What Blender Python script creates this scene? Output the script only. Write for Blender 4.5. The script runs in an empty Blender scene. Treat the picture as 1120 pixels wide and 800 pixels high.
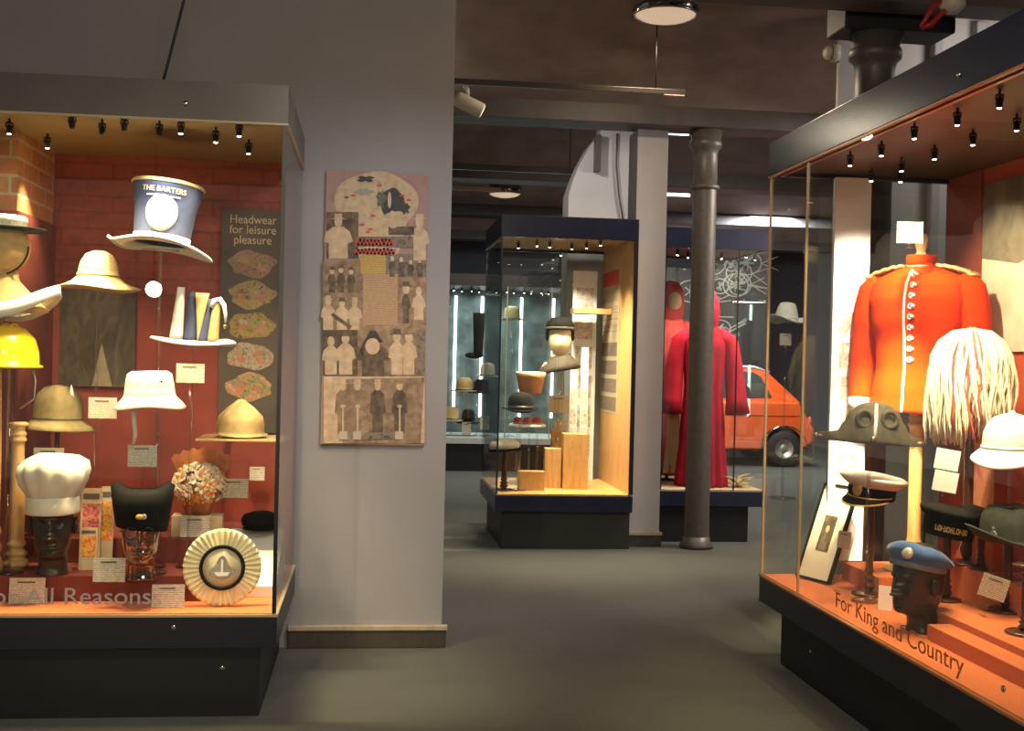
import bpy, math, random
from mathutils import Vector, Matrix
PI = math.pi
SC = bpy.context.scene
COL = SC.collection
R = random.Random(7)

# ------------------------------------------------------------------ camera
FPX, HEYE = 1300.0, 1.4
TH, PITCH, ROLL = math.atan(155/1300), 8/1300, .0235
CM = Matrix.Rotation(-TH, 3, 'Z') @ Matrix.Rotation(PI/2-PITCH, 3, 'X') @ Matrix.Rotation(ROLL, 3, 'Z')
CAM = Vector((0, 0, HEYE))
cd = bpy.data.cameras.new('camera')
cd.sensor_width, cd.lens, cd.clip_end = 36, FPX/1120*36, 200
cam = bpy.data.objects.new('camera', cd)
cam.matrix_world = Matrix.Translation(CAM) @ CM.to_4x4()
COL.objects.link(cam)
SC.camera = cam
def ray(u, v): return CM @ Vector(((u-560)/FPX, -(v-400)/FPX, -1))
def PY(u, v, y): d = ray(u, v); return CAM + d*(y/d.y)      # point of a sight line at depth y
def PX(u, v, x): d = ray(u, v); return CAM + d*(x/d.x)
def PZ(u, v, z): d = ray(u, v); return CAM + d*((z-HEYE)/d.z)
def mpp(p): return -(CM.transposed() @ (p-CAM)).z/FPX       # metres per pixel at a point

# ------------------------------------------------------------------ materials
MATS = {}
def mat(name, col, rough=.6, metal=0, var=.0, vs=20, bump=0, bs=60, spec=.5, emit=None, es=0, sheen=0, coat=0):
    if name in MATS: return MATS[name]
    m = bpy.data.materials.new(name); m.use_nodes = True
    nt = m.node_tree; b = nt.nodes['Principled BSDF']
    b.inputs['Base Color'].default_value = (*col, 1)
    b.inputs['Roughness'].default_value = rough
    b.inputs['Metallic'].default_value = metal
    b.inputs['Specular IOR Level'].default_value = spec
    b.inputs['Coat Weight'].default_value = coat
    b.inputs['Sheen Weight'].default_value = sheen
    tc = nt.nodes.new('ShaderNodeTexCoord')
    if var:
        n = nt.nodes.new('ShaderNodeTexNoise'); n.inputs['Scale'].default_value = vs; n.inputs['Detail'].default_value = 5
        nt.links.new(tc.outputs['Object'], n.inputs['Vector'])
        r = nt.nodes.new('ShaderNodeValToRGB')
        r.color_ramp.elements[0].position, r.color_ramp.elements[1].position = .3, .7
        r.color_ramp.elements[0].color = (*[c*(1-var) for c in col], 1)
        r.color_ramp.elements[1].color = (*[min(1, c*(1+var)) for c in col], 1)
        nt.links.new(n.outputs['Fac'], r.inputs['Fac']); nt.links.new(r.outputs['Color'], b.inputs['Base Color'])
    if bump:
        n2 = nt.nodes.new('ShaderNodeTexNoise'); n2.inputs['Scale'].default_value = bs; n2.inputs['Detail'].default_value = 4
        nt.links.new(tc.outputs['Object'], n2.inputs['Vector'])
        bp = nt.nodes.new('ShaderNodeBump'); bp.inputs['Strength'].default_value = bump; bp.inputs['Distance'].default_value = .01
        nt.links.new(n2.outputs['Fac'], bp.inputs['Height']); nt.links.new(bp.outputs['Normal'], b.inputs['Normal'])
    if emit:
        b.inputs['Emission Color'].default_value = (*emit, 1); b.inputs['Emission Strength'].default_value = es
    MATS[name] = m
    return m
def ramp_mat(name, cols, scale, rough=.7, distort=0, detail=6, coord='Object', stretch=(1, 1, 1)):
    """noise through a colour ramp: mottled prints, painted pictures, marbled wood"""
    if name in MATS: return MATS[name]
    m = bpy.data.materials.new(name); m.use_nodes = True
    nt = m.node_tree; b = nt.nodes['Principled BSDF']; b.inputs['Roughness'].default_value = rough
    tc = nt.nodes.new('ShaderNodeTexCoord'); mp = nt.nodes.new('ShaderNodeMapping'); mp.inputs['Scale'].default_value = stretch
    nt.links.new(tc.outputs[coord], mp.inputs['Vector'])
    n = nt.nodes.new('ShaderNodeTexNoise'); n.inputs['Scale'].default_value = scale; n.inputs['Detail'].default_value = detail
    n.inputs['Distortion'].default_value = distort
    nt.links.new(mp.outputs[0], n.inputs['Vector'])
    r = nt.nodes.new('ShaderNodeValToRGB'); els = r.color_ramp.elements
    while len(els) < len(cols): els.new(.5)
    for i, c in enumerate(cols):
        els[i].position = .3+.4*i/(len(cols)-1); els[i].color = (*c, 1)
    nt.links.new(n.outputs['Fac'], r.inputs['Fac']); nt.links.new(r.outputs['Color'], b.inputs['Base Color'])
    MATS[name] = m
    return m
def brick_mat(name, c1, c2, mortar, sw, plane, rough=.8, bump=.6, msize=.012):
    m = bpy.data.materials.new(name); m.use_nodes = True
    nt = m.node_tree; b = nt.nodes['Principled BSDF']; b.inputs['Roughness'].default_value = rough
    tc = nt.nodes.new('ShaderNodeTexCoord')
    sx = nt.nodes.new('ShaderNodeSeparateXYZ'); cx = nt.nodes.new('ShaderNodeCombineXYZ')
    nt.links.new(tc.outputs['Object'], sx.inputs[0])
    ad = nt.nodes.new('ShaderNodeMath'); nt.links.new(sx.outputs['X'], ad.inputs[0]); nt.links.new(sx.outputs['Y'], ad.inputs[1]); nt.links.new(ad.outputs[0], cx.inputs['X']); nt.links.new(sx.outputs['Z'], cx.inputs['Y'])
    t = nt.nodes.new('ShaderNodeTexBrick')
    t.inputs['Color1'].default_value = (*c1, 1); t.inputs['Color2'].default_value = (*c2, 1); t.inputs['Mortar'].default_value = (*mortar, 1)
    t.inputs['Scale'].default_value = 1; t.inputs['Mortar Size'].default_value = msize/2
    t.inputs['Brick Width'].default_value = sw; t.inputs['Row Height'].default_value = .075
    nt.links.new(cx.outputs[0], t.inputs['Vector'])
    n = nt.nodes.new('ShaderNodeTexNoise'); n.inputs['Scale'].default_value = 25; n.inputs['Detail'].default_value = 6
    nt.links.new(tc.outputs['Object'], n.inputs['Vector'])
    mx = nt.nodes.new('ShaderNodeMix'); mx.data_type = 'RGBA'; mx.blend_type = 'OVERLAY'; mx.inputs['Factor'].default_value = .5
    nt.links.new(t.outputs['Color'], mx.inputs['A']); nt.links.new(n.outputs['Color'], mx.inputs['B'])
    nt.links.new(mx.outputs['Result'], b.inputs['Base Color'])
    bp = nt.nodes.new('ShaderNodeBump'); bp.inputs['Strength'].default_value = bump; bp.inputs['Distance'].default_value = .006; bp.invert = True
    nt.links.new(t.outputs['Fac'], bp.inputs['Height']); nt.links.new(bp.outputs['Normal'], b.inputs['Normal'])
    MATS[name] = m
    return m
def pane_mat(name, tint, refl=.05):
    """thin clear sheet: straight-through transparency plus a mirror share that grows at grazing angles"""
    m = bpy.data.materials.new(name); m.use_nodes = True
    nt = m.node_tree; nt.nodes.clear()
    out = nt.nodes.new('ShaderNodeOutputMaterial'); mix = nt.nodes.new('ShaderNodeMixShader')
    tr = nt.nodes.new('ShaderNodeBsdfTransparent'); tr.inputs['Color'].default_value = (*tint, 1)
    gl = nt.nodes.new('ShaderNodeBsdfGlossy'); gl.inputs['Roughness'].default_value = 0.0
    lw = nt.nodes.new('ShaderNodeLayerWeight'); lw.inputs['Blend'].default_value = .5
    pw = nt.nodes.new('ShaderNodeMath'); pw.operation = 'POWER'; pw.inputs[1].default_value = 5
    ml = nt.nodes.new('ShaderNodeMath'); ml.operation = 'MULTIPLY_ADD'; ml.inputs[1].default_value = .8; ml.inputs[2].default_value = refl
    nt.links.new(lw.outputs['Facing'], pw.inputs[0]); nt.links.new(pw.outputs[0], ml.inputs[0])
    nt.links.new(ml.outputs[0], mix.inputs['Fac']); nt.links.new(tr.outputs[0], mix.inputs[1]); nt.links.new(gl.outputs[0], mix.inputs[2])
    nt.links.new(mix.outputs[0], out.inputs['Surface'])
    MATS[name] = m
    return m
def text_card_mat(name, paper, ink, line=.007):
    """paper with rows of tiny illegible print"""
    m = bpy.data.materials.new(name); m.use_nodes = True
    nt = m.node_tree; b = nt.nodes['Principled BSDF']; b.inputs['Roughness'].default_value = .7
    tc = nt.nodes.new('ShaderNodeTexCoord'); s = nt.nodes.new('ShaderNodeSeparateXYZ')
    nt.links.new(tc.outputs['Object'], s.inputs[0])
    def math_(op, a, bv):
        k = nt.nodes.new('ShaderNodeMath'); k.operation = op
        nt.links.new(a, k.inputs[0])
        if isinstance(bv, (int, float)): k.inputs[1].default_value = bv
        else: nt.links.new(bv, k.inputs[1])
        return k.outputs[0]
    rows = math_('LESS_THAN', math_('FRACT', math_('DIVIDE', s.outputs['Z'], line), 0), .45)
    mp = nt.nodes.new('ShaderNodeMapping'); mp.inputs['Scale'].default_value = (1/line/1.2, 0, 1/line)
    nt.links.new(tc.outputs['Object'], mp.inputs['Vector'])
    n = nt.nodes.new('ShaderNodeTexNoise'); n.inputs['Scale'].default_value = 1; n.inputs['Detail'].default_value = 1
    nt.links.new(mp.outputs[0], n.inputs['Vector'])
    words = math_('GREATER_THAN', n.outputs['Fac'], .43)
    f = math_('MULTIPLY', math_('MULTIPLY', rows, words), .6)
    mx = nt.nodes.new('ShaderNodeMix'); mx.data_type = 'RGBA'
    mx.inputs['A'].default_value = (*paper, 1); mx.inputs['B'].default_value = (*ink, 1)
    nt.links.new(f, mx.inputs['Factor']); nt.links.new(mx.outputs['Result'], b.inputs['Base Color'])
    MATS[name] = m
    return m

navy = mat('navy_lacquer', (.016, .020, .046), .24, var=.15, vs=8)
plinth_black = mat('black_plinth_board', (.006, .006, .008), .55, var=.2, vs=15)
wallgrey = mat('grey_emulsion', (.30, .29, .29), .75, var=.04, vs=3, bump=.05, bs=180)
palewall = mat('pale_grey_emulsion', (.50, .49, .50), .75, var=.04, vs=3, bump=.05, bs=180)
skirt_b = mat('skirting_brown', (.055, .047, .036), .5, var=.15, vs=30)
skirt_t = mat('skirting_pale_edge', (.42, .34, .24), .5, var=.1, vs=30)
ceil_m = mat('dark_ceiling_paint', (.27, .20, .18), .8, var=.2, vs=4, bump=.3, bs=40)
beam_m = mat('dark_beam_paint', (.085, .07, .068), .5, var=.15, vs=6)
darkwall = mat('dark_gallery_wall', (.07, .08, .10), .8, var=.1, vs=3)
iron = mat('painted_cast_iron', (.105, .094, .083), .45, .2, var=.15, vs=25, bump=.15, bs=90)
chrome = mat('chrome', (.75, .72, .68), .14, 1)
darkchrome = mat('dark_chrome', (.30, .27, .25), .10, 1)
blackmetal = mat('black_metal', (.012, .012, .012), .35, .5)
brassy = mat('gold_braid', (.72, .50, .16), .4, .5, var=.3, vs=200)
brass = mat('brass', (.75, .55, .22), .25, 1)
glass = pane_mat('case_glass', (.965, .985, .97), .045)
acrylic = pane_mat('clear_acrylic', (.93, .95, .94), .10)
edge_m = mat('glass_edge_seal', (.45, .36, .22), .3)
darkseal = mat('dark_glass_seal', (.012, .012, .014), .3)
lens_m = mat('lamp_lens', (1, .95, .85), .2, emit=(1, .86, .62), es=30)
tube_m = mat('fluorescent_tube', (1, 1, 1), .3, emit=(.92, .98, 1), es=6)
opal = mat('opal_diffuser', (.82, .76, .68), .4, emit=(1, .72, .48), es=.45)
deck_m = mat('orange_felt', (.56, .125, .018), .9, var=.12, vs=90, bump=.1, bs=400, sheen=.2)
oxblood = mat('oxblood_board', (.16, .025, .016), .75, var=.18, vs=12)
redback = mat('red_orange_board', (.50, .075, .025), .8, var=.1, vs=10)
brick_m = brick_mat('bare_brick', (.50, .20, .085), (.62, .29, .12), (.62, .50, .32), .225, 'Y')
redbrick_m = brick_mat('red_painted_brick', (.24, .045, .022), (.26, .05, .026), (.205, .036, .018), .225, 'X', bump=.8)
wood = ramp_mat('pale_oak', [(.45, .24, .08), (.62, .37, .14), (.56, .31, .11)], 3, .45, 1.5, stretch=(8, 8, 1))
turned = ramp_mat('turned_beech', [(.50, .28, .10), (.62, .38, .16)], 6, .4, .5, stretch=(6, 6, 1))
darkwood = ramp_mat('dark_turned_wood', [(.05, .018, .01), (.10, .035, .018)], 6, .25, .5, stretch=(6, 6, 1))
card_m = text_card_mat('printed_card', (.62, .56, .44), (.12, .09, .07))
card_w = mat('white_card', (.85, .82, .76), .6, var=.03, vs=40)
white_felt = mat('white_felt', (.78, .76, .70), .9, var=.06, vs=50, bump=.1, bs=300)
cream_cotton = mat('cream_cotton', (.66, .60, .47), .9, var=.08, vs=40, bump=.15, bs=400)
chef_m = mat('chef_cotton', (.74, .68, .56), .9, var=.05, vs=30, bump=.1, bs=300)
straw = mat('straw_weave', (.66, .49, .22), .8, var=.25, vs=120, bump=.4, bs=250)
tan = mat('tan_felt', (.50, .33, .13), .8, var=.12, vs=40)
ranger_m = mat('ranger_tan_felt', (.44, .30, .12), .8, var=.12, vs=40, bump=.1, bs=250)
olive = mat('olive_felt', (.20, .15, .06), .9, var=.15, vs=40, bump=.15, bs=300)
navy_felt = mat('navy_felt', (.028, .04, .10), .85, var=.15, vs=40)
blackfelt = mat('black_felt', (.006, .006, .0055), .85, var=.2, vs=50, bump=.1, bs=300, spec=.15)
greenblack = mat('dark_green_felt', (.030, .036, .022), .85, var=.2, vs=40)
blackhead = mat('black_gloss_head', (.028, .022, .017), .36, var=.2, vs=20)
glasshead = pane_mat('amber_glass_head', (.66, .52, .36), .28)
creamhead = mat('cream_mannequin', (.72, .60, .40), .6, var=.04, vs=10)
yellow = mat('yellow_plastic', (.85, .58, .01), .25, coat=.5)
redp = mat('red_print', (.60, .05, .04), .6, var=.2, vs=60)
tunic_m = mat('scarlet_wool', (.75, .042, .002), .9, var=.10, vs=14, bump=.15, bs=400, spec=.05)
robe_m = mat('crimson_robe_cloth', (.46, .010, .030), .8, var=.15, vs=12, bump=.15, bs=200, spec=.15)
robe_in = mat('cream_robe_lining', (.66, .50, .30), .8, var=.1, vs=14)
plume_m = mat('cream_horsehair', (.74, .66, .46), .8, var=.22, vs=60)
redplume = mat('red_horsehair', (.55, .07, .035), .8, var=.2, vs=60)
bluefelt = mat('blue_beret_wool', (.035, .105, .28), .85, var=.2, vs=30, bump=.15, bs=300, sheen=.3)
bicorn_m = mat('weathered_black_beaver', (.060, .048, .026), .8, var=.25, vs=40, bump=.2, bs=200)
petal = mat('white_silk_petal', (.85, .76, .60), .7, var=.1, vs=60)
petal_o = mat('orange_silk_petal', (.80, .30, .04), .7, var=.15, vs=60)
lettergrey = mat('frosted_letter_grey', (.42, .36, .33), .6, var=.05, vs=60)
letterred = mat('frosted_letter_rust', (.52, .15, .05), .6, var=.05, vs=60)
car_o = mat('orange_car_paint', (.78, .10, .018), .22, coat=1, var=.03, vs=3)
car_w = mat('white_car_paint', (.75, .78, .85), .25, coat=1)
rubber = mat('black_rubber', (.012, .012, .012), .7)
carglass = mat('dark_car_glass', (.03, .035, .035), .05, spec=.8)
whiteplastic = mat('white_plastic', (.62, .56, .46), .4)
redcable = mat('red_cable', (.50, .02, .02), .4)
sepia_l = ramp_mat('sepia_light', [(.46, .32, .20), (.56, .41, .26), (.66, .51, .34)], 24)
sepia_m = ramp_mat('sepia_middle', [(.15, .10, .062), (.27, .18, .11), (.38, .27, .17)], 22, distort=.5)
sepia_d = ramp_mat('sepia_dark', [(.05, .036, .025), (.11, .078, .05), (.19, .135, .088)], 26)
grey_print = ramp_mat('grey_print', [(.06, .05, .042), (.24, .19, .14), (.12, .10, .078)], 34, distort=.6)
mauve = ramp_mat('mauve_print', [(.30, .17, .16), (.37, .22, .20), (.34, .205, .195)], 14)
mapcream = ramp_mat('map_cream', [(.40, .29, .18), (.52, .40, .25), (.57, .45, .29)], 30)

# ------------------------------------------------------------------ mesh building
class MB:
    def __init__(s): s.v, s.f = [], []
    def xf(s, M, k=0):
        for i in range(k, len(s.v)): s.v[i] = tuple(M @ Vector(s.v[i]))
        return s
    def box(s, x0, y0, z0, x1, y1, z1):
        k = len(s.v)
        s.v += [(x0,y0,z0),(x1,y0,z0),(x1,y1,z0),(x0,y1,z0),(x0,y0,z1),(x1,y0,z1),(x1,y1,z1),(x0,y1,z1)]
        s.f += [tuple(k+i for i in q) for q in ((3,2,1,0),(4,5,6,7),(0,1,5,4),(1,2,6,5),(2,3,7,6),(3,0,4,7))]
        return s
    def rings(s, rings, closed=True, cap0=True, cap1=True):
        k = len(s.v); n = len(rings[0])
        for r in rings: s.v += [tuple(p) for p in r]
        for i in range(len(rings)-1):
            for j in range(n if closed else n-1):
                a, b = k+i*n+j, k+i*n+(j+1) % n
                s.f.append((a, b, b+n, a+n))
        if cap0: s.f.append(tuple(k+j for j in reversed(range(n))))
        if cap1: s.f.append(tuple(k+(len(rings)-1)*n+j for j in range(n)))
        return s
    def lathe(s, prof, n=32, c=(0,0,0), sx=1, sy=1, fn=None, cap0=False, cap1=False):
        rr = []
        for (r, z) in prof:
            ring = []
            for j in range(n):
                a = 2*PI*j/n
                x, y, zz = r*math.cos(a)*sx, r*math.sin(a)*sy, z
                if fn: x, y, zz = fn(x, y, zz, r, a)
                ring.append((c[0]+x, c[1]+y, c[2]+zz))
            rr.append(ring)
        return s.rings(rr, True, cap0, cap1)
    def tube(s, pts, rad, n=8, cap=True):
        pts = [Vector(p) for p in pts]
        if not isinstance(rad, (list, tuple)): rad = [rad]*len(pts)
        rr = []; prev = None
        for i, p in enumerate(pts):
            t = (pts[min(i+1, len(pts)-1)]-pts[max(i-1, 0)]).normalized()
            if prev is None:
                ref = Vector((0,0,1)) if abs(t.z) < .9 else Vector((1,0,0))
                u = t.cross(ref).normalized()
            else:
                u = (prev - t*prev.dot(t)).normalized()
            prev = u; w = t.cross(u)
            rr.append([p+u*(rad[i]*math.cos(2*PI*j/n))+w*(rad[i]*math.sin(2*PI*j/n)) for j in range(n)])
        return s.rings(rr, True, cap, cap)
    def prism(s, poly, h0, h1, axis='y'):
        """2D outline pushed between h0 and h1 along an axis"""
        k = len(s.v); n = len(poly)
        for h in (h0, h1):
            for (a, b) in poly:
                s.v.append((a, h, b) if axis == 'y' else (h, a, b) if axis == 'x' else (a, b, h))
        s.f.append(tuple(k+j for j in range(n))); s.f.append(tuple(k+n+j for j in reversed(range(n))))
        for j in range(n): s.f.append((k+j, k+n+j, k+n+(j+1) % n, k+(j+1) % n))
        return s
    def ellipsoid(s, c, r, n=16, m=10):
        return s.lathe([(max(1e-4, math.sin(PI*i/m)), -math.cos(PI*i/m)) for i in range(m+1)], n, (0,0,0)).xf(
            Matrix.Translation(c) @ Matrix.Diagonal((*r, 1)), len(s.v)-n*(m+1)) if False else s._ell(c, r, n, m)
    def _ell(s, c, r, n, m):
        rr = [[(c[0]+r[0]*max(1e-3, math.sin(PI*i/m))*math.cos(2*PI*j/n), c[1]+r[1]*max(1e-3, math.sin(PI*i/m))*math.sin(2*PI*j/n), c[2]-r[2]*math.cos(PI*i/m)) for j in range(n)] for i in range(m+1)]
        return s.rings(rr)
    def torus(s, Rr, r, c=(0,0,0), n=32, m=8, sx=1, sy=1, axis='z'):
        k = len(s.v); rr = []
        for i in range(n+1):
            a = 2*PI*i/n
            ring = []
            for j in range(m):
                b = 2*PI*j/m
                q, h = Rr+r*math.cos(b), r*math.sin(b)
                p = (q*math.cos(a)*sx, q*math.sin(a)*sy, h)
                if axis == 'y': p = (p[0], p[2], p[1])
                if axis == 'x': p = (p[2], p[0], p[1])
                ring.append((c[0]+p[0], c[1]+p[1], c[2]+p[2]))
            rr.append(ring)
        return s.rings(rr, True, False, False)
    def build(s, name, m, parent=None, smooth=False, bevel=0, solid=0, sub=0, label=None, loc=None, rot=None):
        me = bpy.data.meshes.new(name); me.from_pydata(s.v, [], s.f); me.validate()
        if not hasattr(m, 'append'): m = [m]
        for q in m: me.materials.append(q)
        import bmesh
        bm = bmesh.new(); bm.from_mesh(me); bmesh.ops.recalc_face_normals(bm, faces=bm.faces); bm.to_mesh(me); bm.free()
        if smooth:
            for p in me.polygons: p.use_smooth = True
        o = bpy.data.objects.new(name, me); COL.objects.link(o)
        if parent: o.parent = parent
        if loc: o.location = loc
        if rot: o.rotation_euler = rot
        if solid:
            q = o.modifiers.new('solid', 'SOLIDIFY'); q.thickness = solid; q.offset = 0
        if bevel:
            q = o.modifiers.new('bevel', 'BEVEL'); q.width = bevel; q.segments = 2; q.limit_method = 'ANGLE'
        if sub:
            q = o.modifiers.new('sub', 'SUBSURF'); q.levels = q.render_levels = sub
        if label: o['label'] = label
        return o
def thing(name, label, cat, loc=(0,0,0), rz=0, group=None, rot=None):
    o = bpy.data.objects.new(name, None); COL.objects.link(o); o.empty_display_size = .05
    o.location = loc; o.rotation_euler = rot if rot else (0, 0, rz)
    return tag(o, label, cat, group)
def tag(o, label, cat, group=None):
    o['label'] = label; o['category'] = cat
    if group: o['group'] = group
    return o
def struct(o): o['kind'] = 'structure'; return o
def text(name, body, size, m, parent, loc, rot=(PI/2, 0, 0), ext=.0006, align='CENTER', bend=None, label=None, sx=1):
    cu = bpy.data.curves.new('t', 'FONT'); cu.body = body; cu.size = size; cu.extrude = ext; cu.align_x = align
    ob = bpy.data.objects.new('t', cu); COL.objects.link(ob)
    bpy.context.view_layer.update()
    me = bpy.data.meshes.new_from_object(ob.evaluated_get(bpy.context.evaluated_depsgraph_get()))
    bpy.data.objects.remove(ob); me.name = name
    for v in me.vertices:
        v.co.x *= sx
    if bend:                                   # wrap round a drum of that radius
        for v in me.vertices:
            x, y, z = v.co; a = x/bend
            v.co = ((bend+z)*math.sin(a), y, (bend+z)*math.cos(a)-bend)
    me.materials.clear(); me.materials.append(m)
    o = bpy.data.objects.new(name, me); COL.objects.link(o); o.parent = parent; o.location = loc; o.rotation_euler = rot
    if label: o['label'] = label
    return o
def lerp_tab(tab, t):
    for a, b in zip(tab, tab[1:]):
        if t <= b[0]:
            k = (t-a[0])/(b[0]-a[0]); k = k*k*(3-2*k)
            return [x+(y-x)*k for x, y in zip(a[1:], b[1:])]
    return tab[-1][1:]

# ------------------------------------------------------------------ lights
def spot(name, loc, target, watts, angle=70, blend=.7, col=(1, .80, .52), rad=.02):
    l = bpy.data.lights.new(name, 'SPOT'); l.energy = watts; l.spot_size = math.radians(angle); l.spot_blend = blend
    l.color = col; l.shadow_soft_size = rad
    o = bpy.data.objects.new(name, l); COL.objects.link(o); o.location = loc
    o.rotation_euler = (Vector(target)-Vector(loc)).to_track_quat('-Z', 'Y').to_euler()
    return o
def area(name, loc, target, watts, size, col=(1, .86, .68)):
    l = bpy.data.lights.new(name, 'AREA'); l.energy = watts; l.shape = 'DISK'; l.size = size; l.color = col
    o = bpy.data.objects.new(name, l); COL.objects.link(o); o.location = loc
    o.rotation_euler = (Vector(target)-Vector(loc)).to_track_quat('-Z', 'Y').to_euler()
    return o

# ================================================================== THE ROOM
def floor_material():
    m = bpy.data.materials.new('carpet'); m.use_nodes = True
    nt = m.node_tree; b = nt.nodes['Principled BSDF']; b.inputs['Roughness'].default_value = .95; b.inputs['Sheen Weight'].default_value = .15
    tc = nt.nodes.new('ShaderNodeTexCoord')
    a = nt.nodes.new('ShaderNodeTexNoise'); a.inputs['Scale'].default_value = 140; a.inputs['Detail'].default_value = 6
    c = nt.nodes.new('ShaderNodeTexNoise'); c.inputs['Scale'].default_value = 1.2; c.inputs['Detail'].default_value = 3
    nt.links.new(tc.outputs['Object'], a.inputs['Vector']); nt.links.new(tc.outputs['Object'], c.inputs['Vector'])
    r = nt.nodes.new('ShaderNodeValToRGB')
    r.color_ramp.elements[0].position, r.color_ramp.elements[1].position = .3, .7
    r.color_ramp.elements[0].color = (.029, .031, .025, 1); r.color_ramp.elements[1].color = (.076, .079, .062, 1)
    mx = nt.nodes.new('ShaderNodeMath'); mx.operation = 'MULTIPLY_ADD'; mx.inputs[1].default_value = .3
    k = nt.nodes.new('ShaderNodeMath'); k.operation = 'MULTIPLY'; k.inputs[1].default_value = .7
    nt.links.new(c.outputs['Fac'], mx.inputs[0]); nt.links.new(a.outputs['Fac'], k.inputs[0]); nt.links.new(k.outputs[0], mx.inputs[2])
    nt.links.new(mx.outputs[0], r.inputs['Fac']); nt.links.new(r.outputs['Color'], b.inputs['Base Color'])
    bp = nt.nodes.new('ShaderNodeBump'); bp.inputs['Strength'].default_value = .5; bp.inputs['Distance'].default_value = .004
    nt.links.new(a.outputs['Fac'], bp.inputs['Height']); nt.links.new(bp.outputs['Normal'], b.inputs['Normal'])
    return m
struct(MB().box(-4, -4, -.1, 9, 22, 0).build('floor', floor_material()))
BEAM_Z = 3.15
WX1 = PY(489, 430, 5.72).x
# ceiling: flat over the near bay, shallow painted vaults between the iron-carried beams beyond it
cm = MB().box(-4, -4, BEAM_Z+.05, 9, 5.60, BEAM_Z+.15)
bays = [(5.82, 8.60), (8.92, 11.6), (11.92, 14.6), (14.92, 17.6), (17.92, 22)]
for (y0, y1) in bays:
    n = 14; pr = []
    for i in range(n+1):
        t = i/n; pr.append((y0+(y1-y0)*t, BEAM_Z+.14+.34*math.sin(PI*t)))
    cm.prism(pr+[(y1, 3.95), (y0, 3.95)], -4, 9, 'x')
struct(cm.build('ceiling', ceil_m))
for i, y in enumerate((5.60, 8.60, 11.6, 14.6, 17.6)):
    b = MB().box(-4 if i else WX1, y, BEAM_Z+(0 if i else .055), 9, y+(.32 if i else .22), 3.95)
    o = struct(b.build('trim_%d' % (i+1), beam_m, bevel=.006)); o['label'] = 'dark painted ceiling beam'
struct(MB().box(-4, 5.72, 0, WX1, 5.82, 3.6).build('wall_left', wallgrey))
bb = MB().box(-.36, 5.695, 0, WX1+.02, 5.72, .085)
bo = struct(bb.build('baseboard_left', skirt_b, bevel=.004))
MB().box(-.36, 5.688, .085, WX1+.026, 5.72, .108).build('skirting_cap', skirt_t, bo, bevel=.003, label='pale moulded top edge')
HT_ = 2.41
# wall behind the left display (brick side is part of the building)
wb = struct(MB().box(-3.2, 5.08, 0, -1.451, 5.719, HT_-.025).build('wall_brick', brick_m))
# grey pier between the middle and robe displays, with the arched spandrel
pier = MB().box(1.965, 8.80, 0, 2.20, 9.10, BEAM_Z)
struct(pier.build('wall_pier', mat('pier_lilac_grey', (.50, .49, .53), .75, var=.04, vs=3)))
sp_x0, sp_x1 = PY(622, 230, 9.95).x, 2.26
zt = lambda v: PY(640, v, 9.95).z
arch = [(sp_x0, 0), (sp_x1, 0), (sp_x1, 3.4), (PY(660, 148, 9.95).x, 3.4)]
for (u, v) in ((656, 146), (645, 160), (634, 180), (627, 197), (622, 213)):
    p = PY(u, v, 9.95); arch.append((p.x, p.z))
struct(MB().prism(arch, 9.95, 10.25).build('wall_spandrel', palewall))
for k, (u0, u1, v0, v1) in enumerate([(651, 656, 148, 188)]):
    p, q = PY(u0, v0, 9.9), PY(u1, v1, 9.9)
    struct(MB().box(p.x, 9.86, q.z, q.x, 9.95, 3.3).build('trim_6', beam_m))
sk = struct(MB().box(1.95, 8.78, 0, 2.215, 8.80, .085).build('baseboard_pier', skirt_b, bevel=.004))
MB().box(1.945, 8.772, .085, 2.22, 8.80, .11).build('skirting_cap', skirt_t, sk, bevel=.003, label='pale moulded top edge')
# pale walls beyond the right-hand display
struct(MB().box(PY(918, 60, 7.2).x, 7.2, 0, 8.5, 7.24, 3.9).build('wall_right', mat('warm_grey_emulsion', (.40, .38, .37), .75, var=.05, vs=2)))
for i, (u0, u1) in enumerate(((1024, 1034), (1070, 1085))):
    struct(MB().box(PY(u0, 60, 7.1).x, 7.12, 0, PY(u1, 60, 7.1).x, 7.2, 3.6).build('trim_%d' % (7+i), wallgrey, bevel=.01))
struct(MB().box(-4, 20.5, 0, 9, 20.7, 3.95).build('wall_back', darkwall))
struct(MB().box(8.5, 7.2, 0, 8.7, 20.7, 3.95).build('wall_side', darkwall))

# cast iron columns
def iron_column(x, y, rad, label):
    t = thing('iron_column', label, 'column', (x, y, 0), group='cast iron columns')
    MB().lathe([(rad*1.35, 0), (rad*1.35, .03), (rad*1.12, .05), (rad*1.06, .09)], 32, cap0=True, cap1=True).build('foot', iron, t, True)
    MB().lathe([(rad*1.03, .085), (rad, .3), (rad*.96, 2.70)], 32).build('shaft', iron, t, True)
    MB().lathe([(rad*.96, 2.70), (rad*1.15, 2.705), (rad*1.19, 2.72), (rad*1.15, 2.735), (rad*.98, 2.74), (rad*.98, 2.96), (rad*1.06, 3.0),
                (rad*1.28, 3.02), (rad*1.32, 3.045), (rad*1.28, 3.07), (rad*1.15, 3.08), (rad*1.35, BEAM_Z-.002)], 32, cap1=True).build('capital', iron, t, True)
    if y < 7: MB().box(-.22, -.13, BEAM_Z-.002, .38, .13, 3.42).build('head_plate', mat('black_bearing_plate', (.012, .011, .011), .6), t, bevel=.01)
    return t
iron_column(2.475, 8.74, .093, 'slim dark cast iron column standing in front of the red robe case')
iron_column(2.61, 6.02, .105, 'thick dark iron column rising behind the scarlet tunic case')

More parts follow.
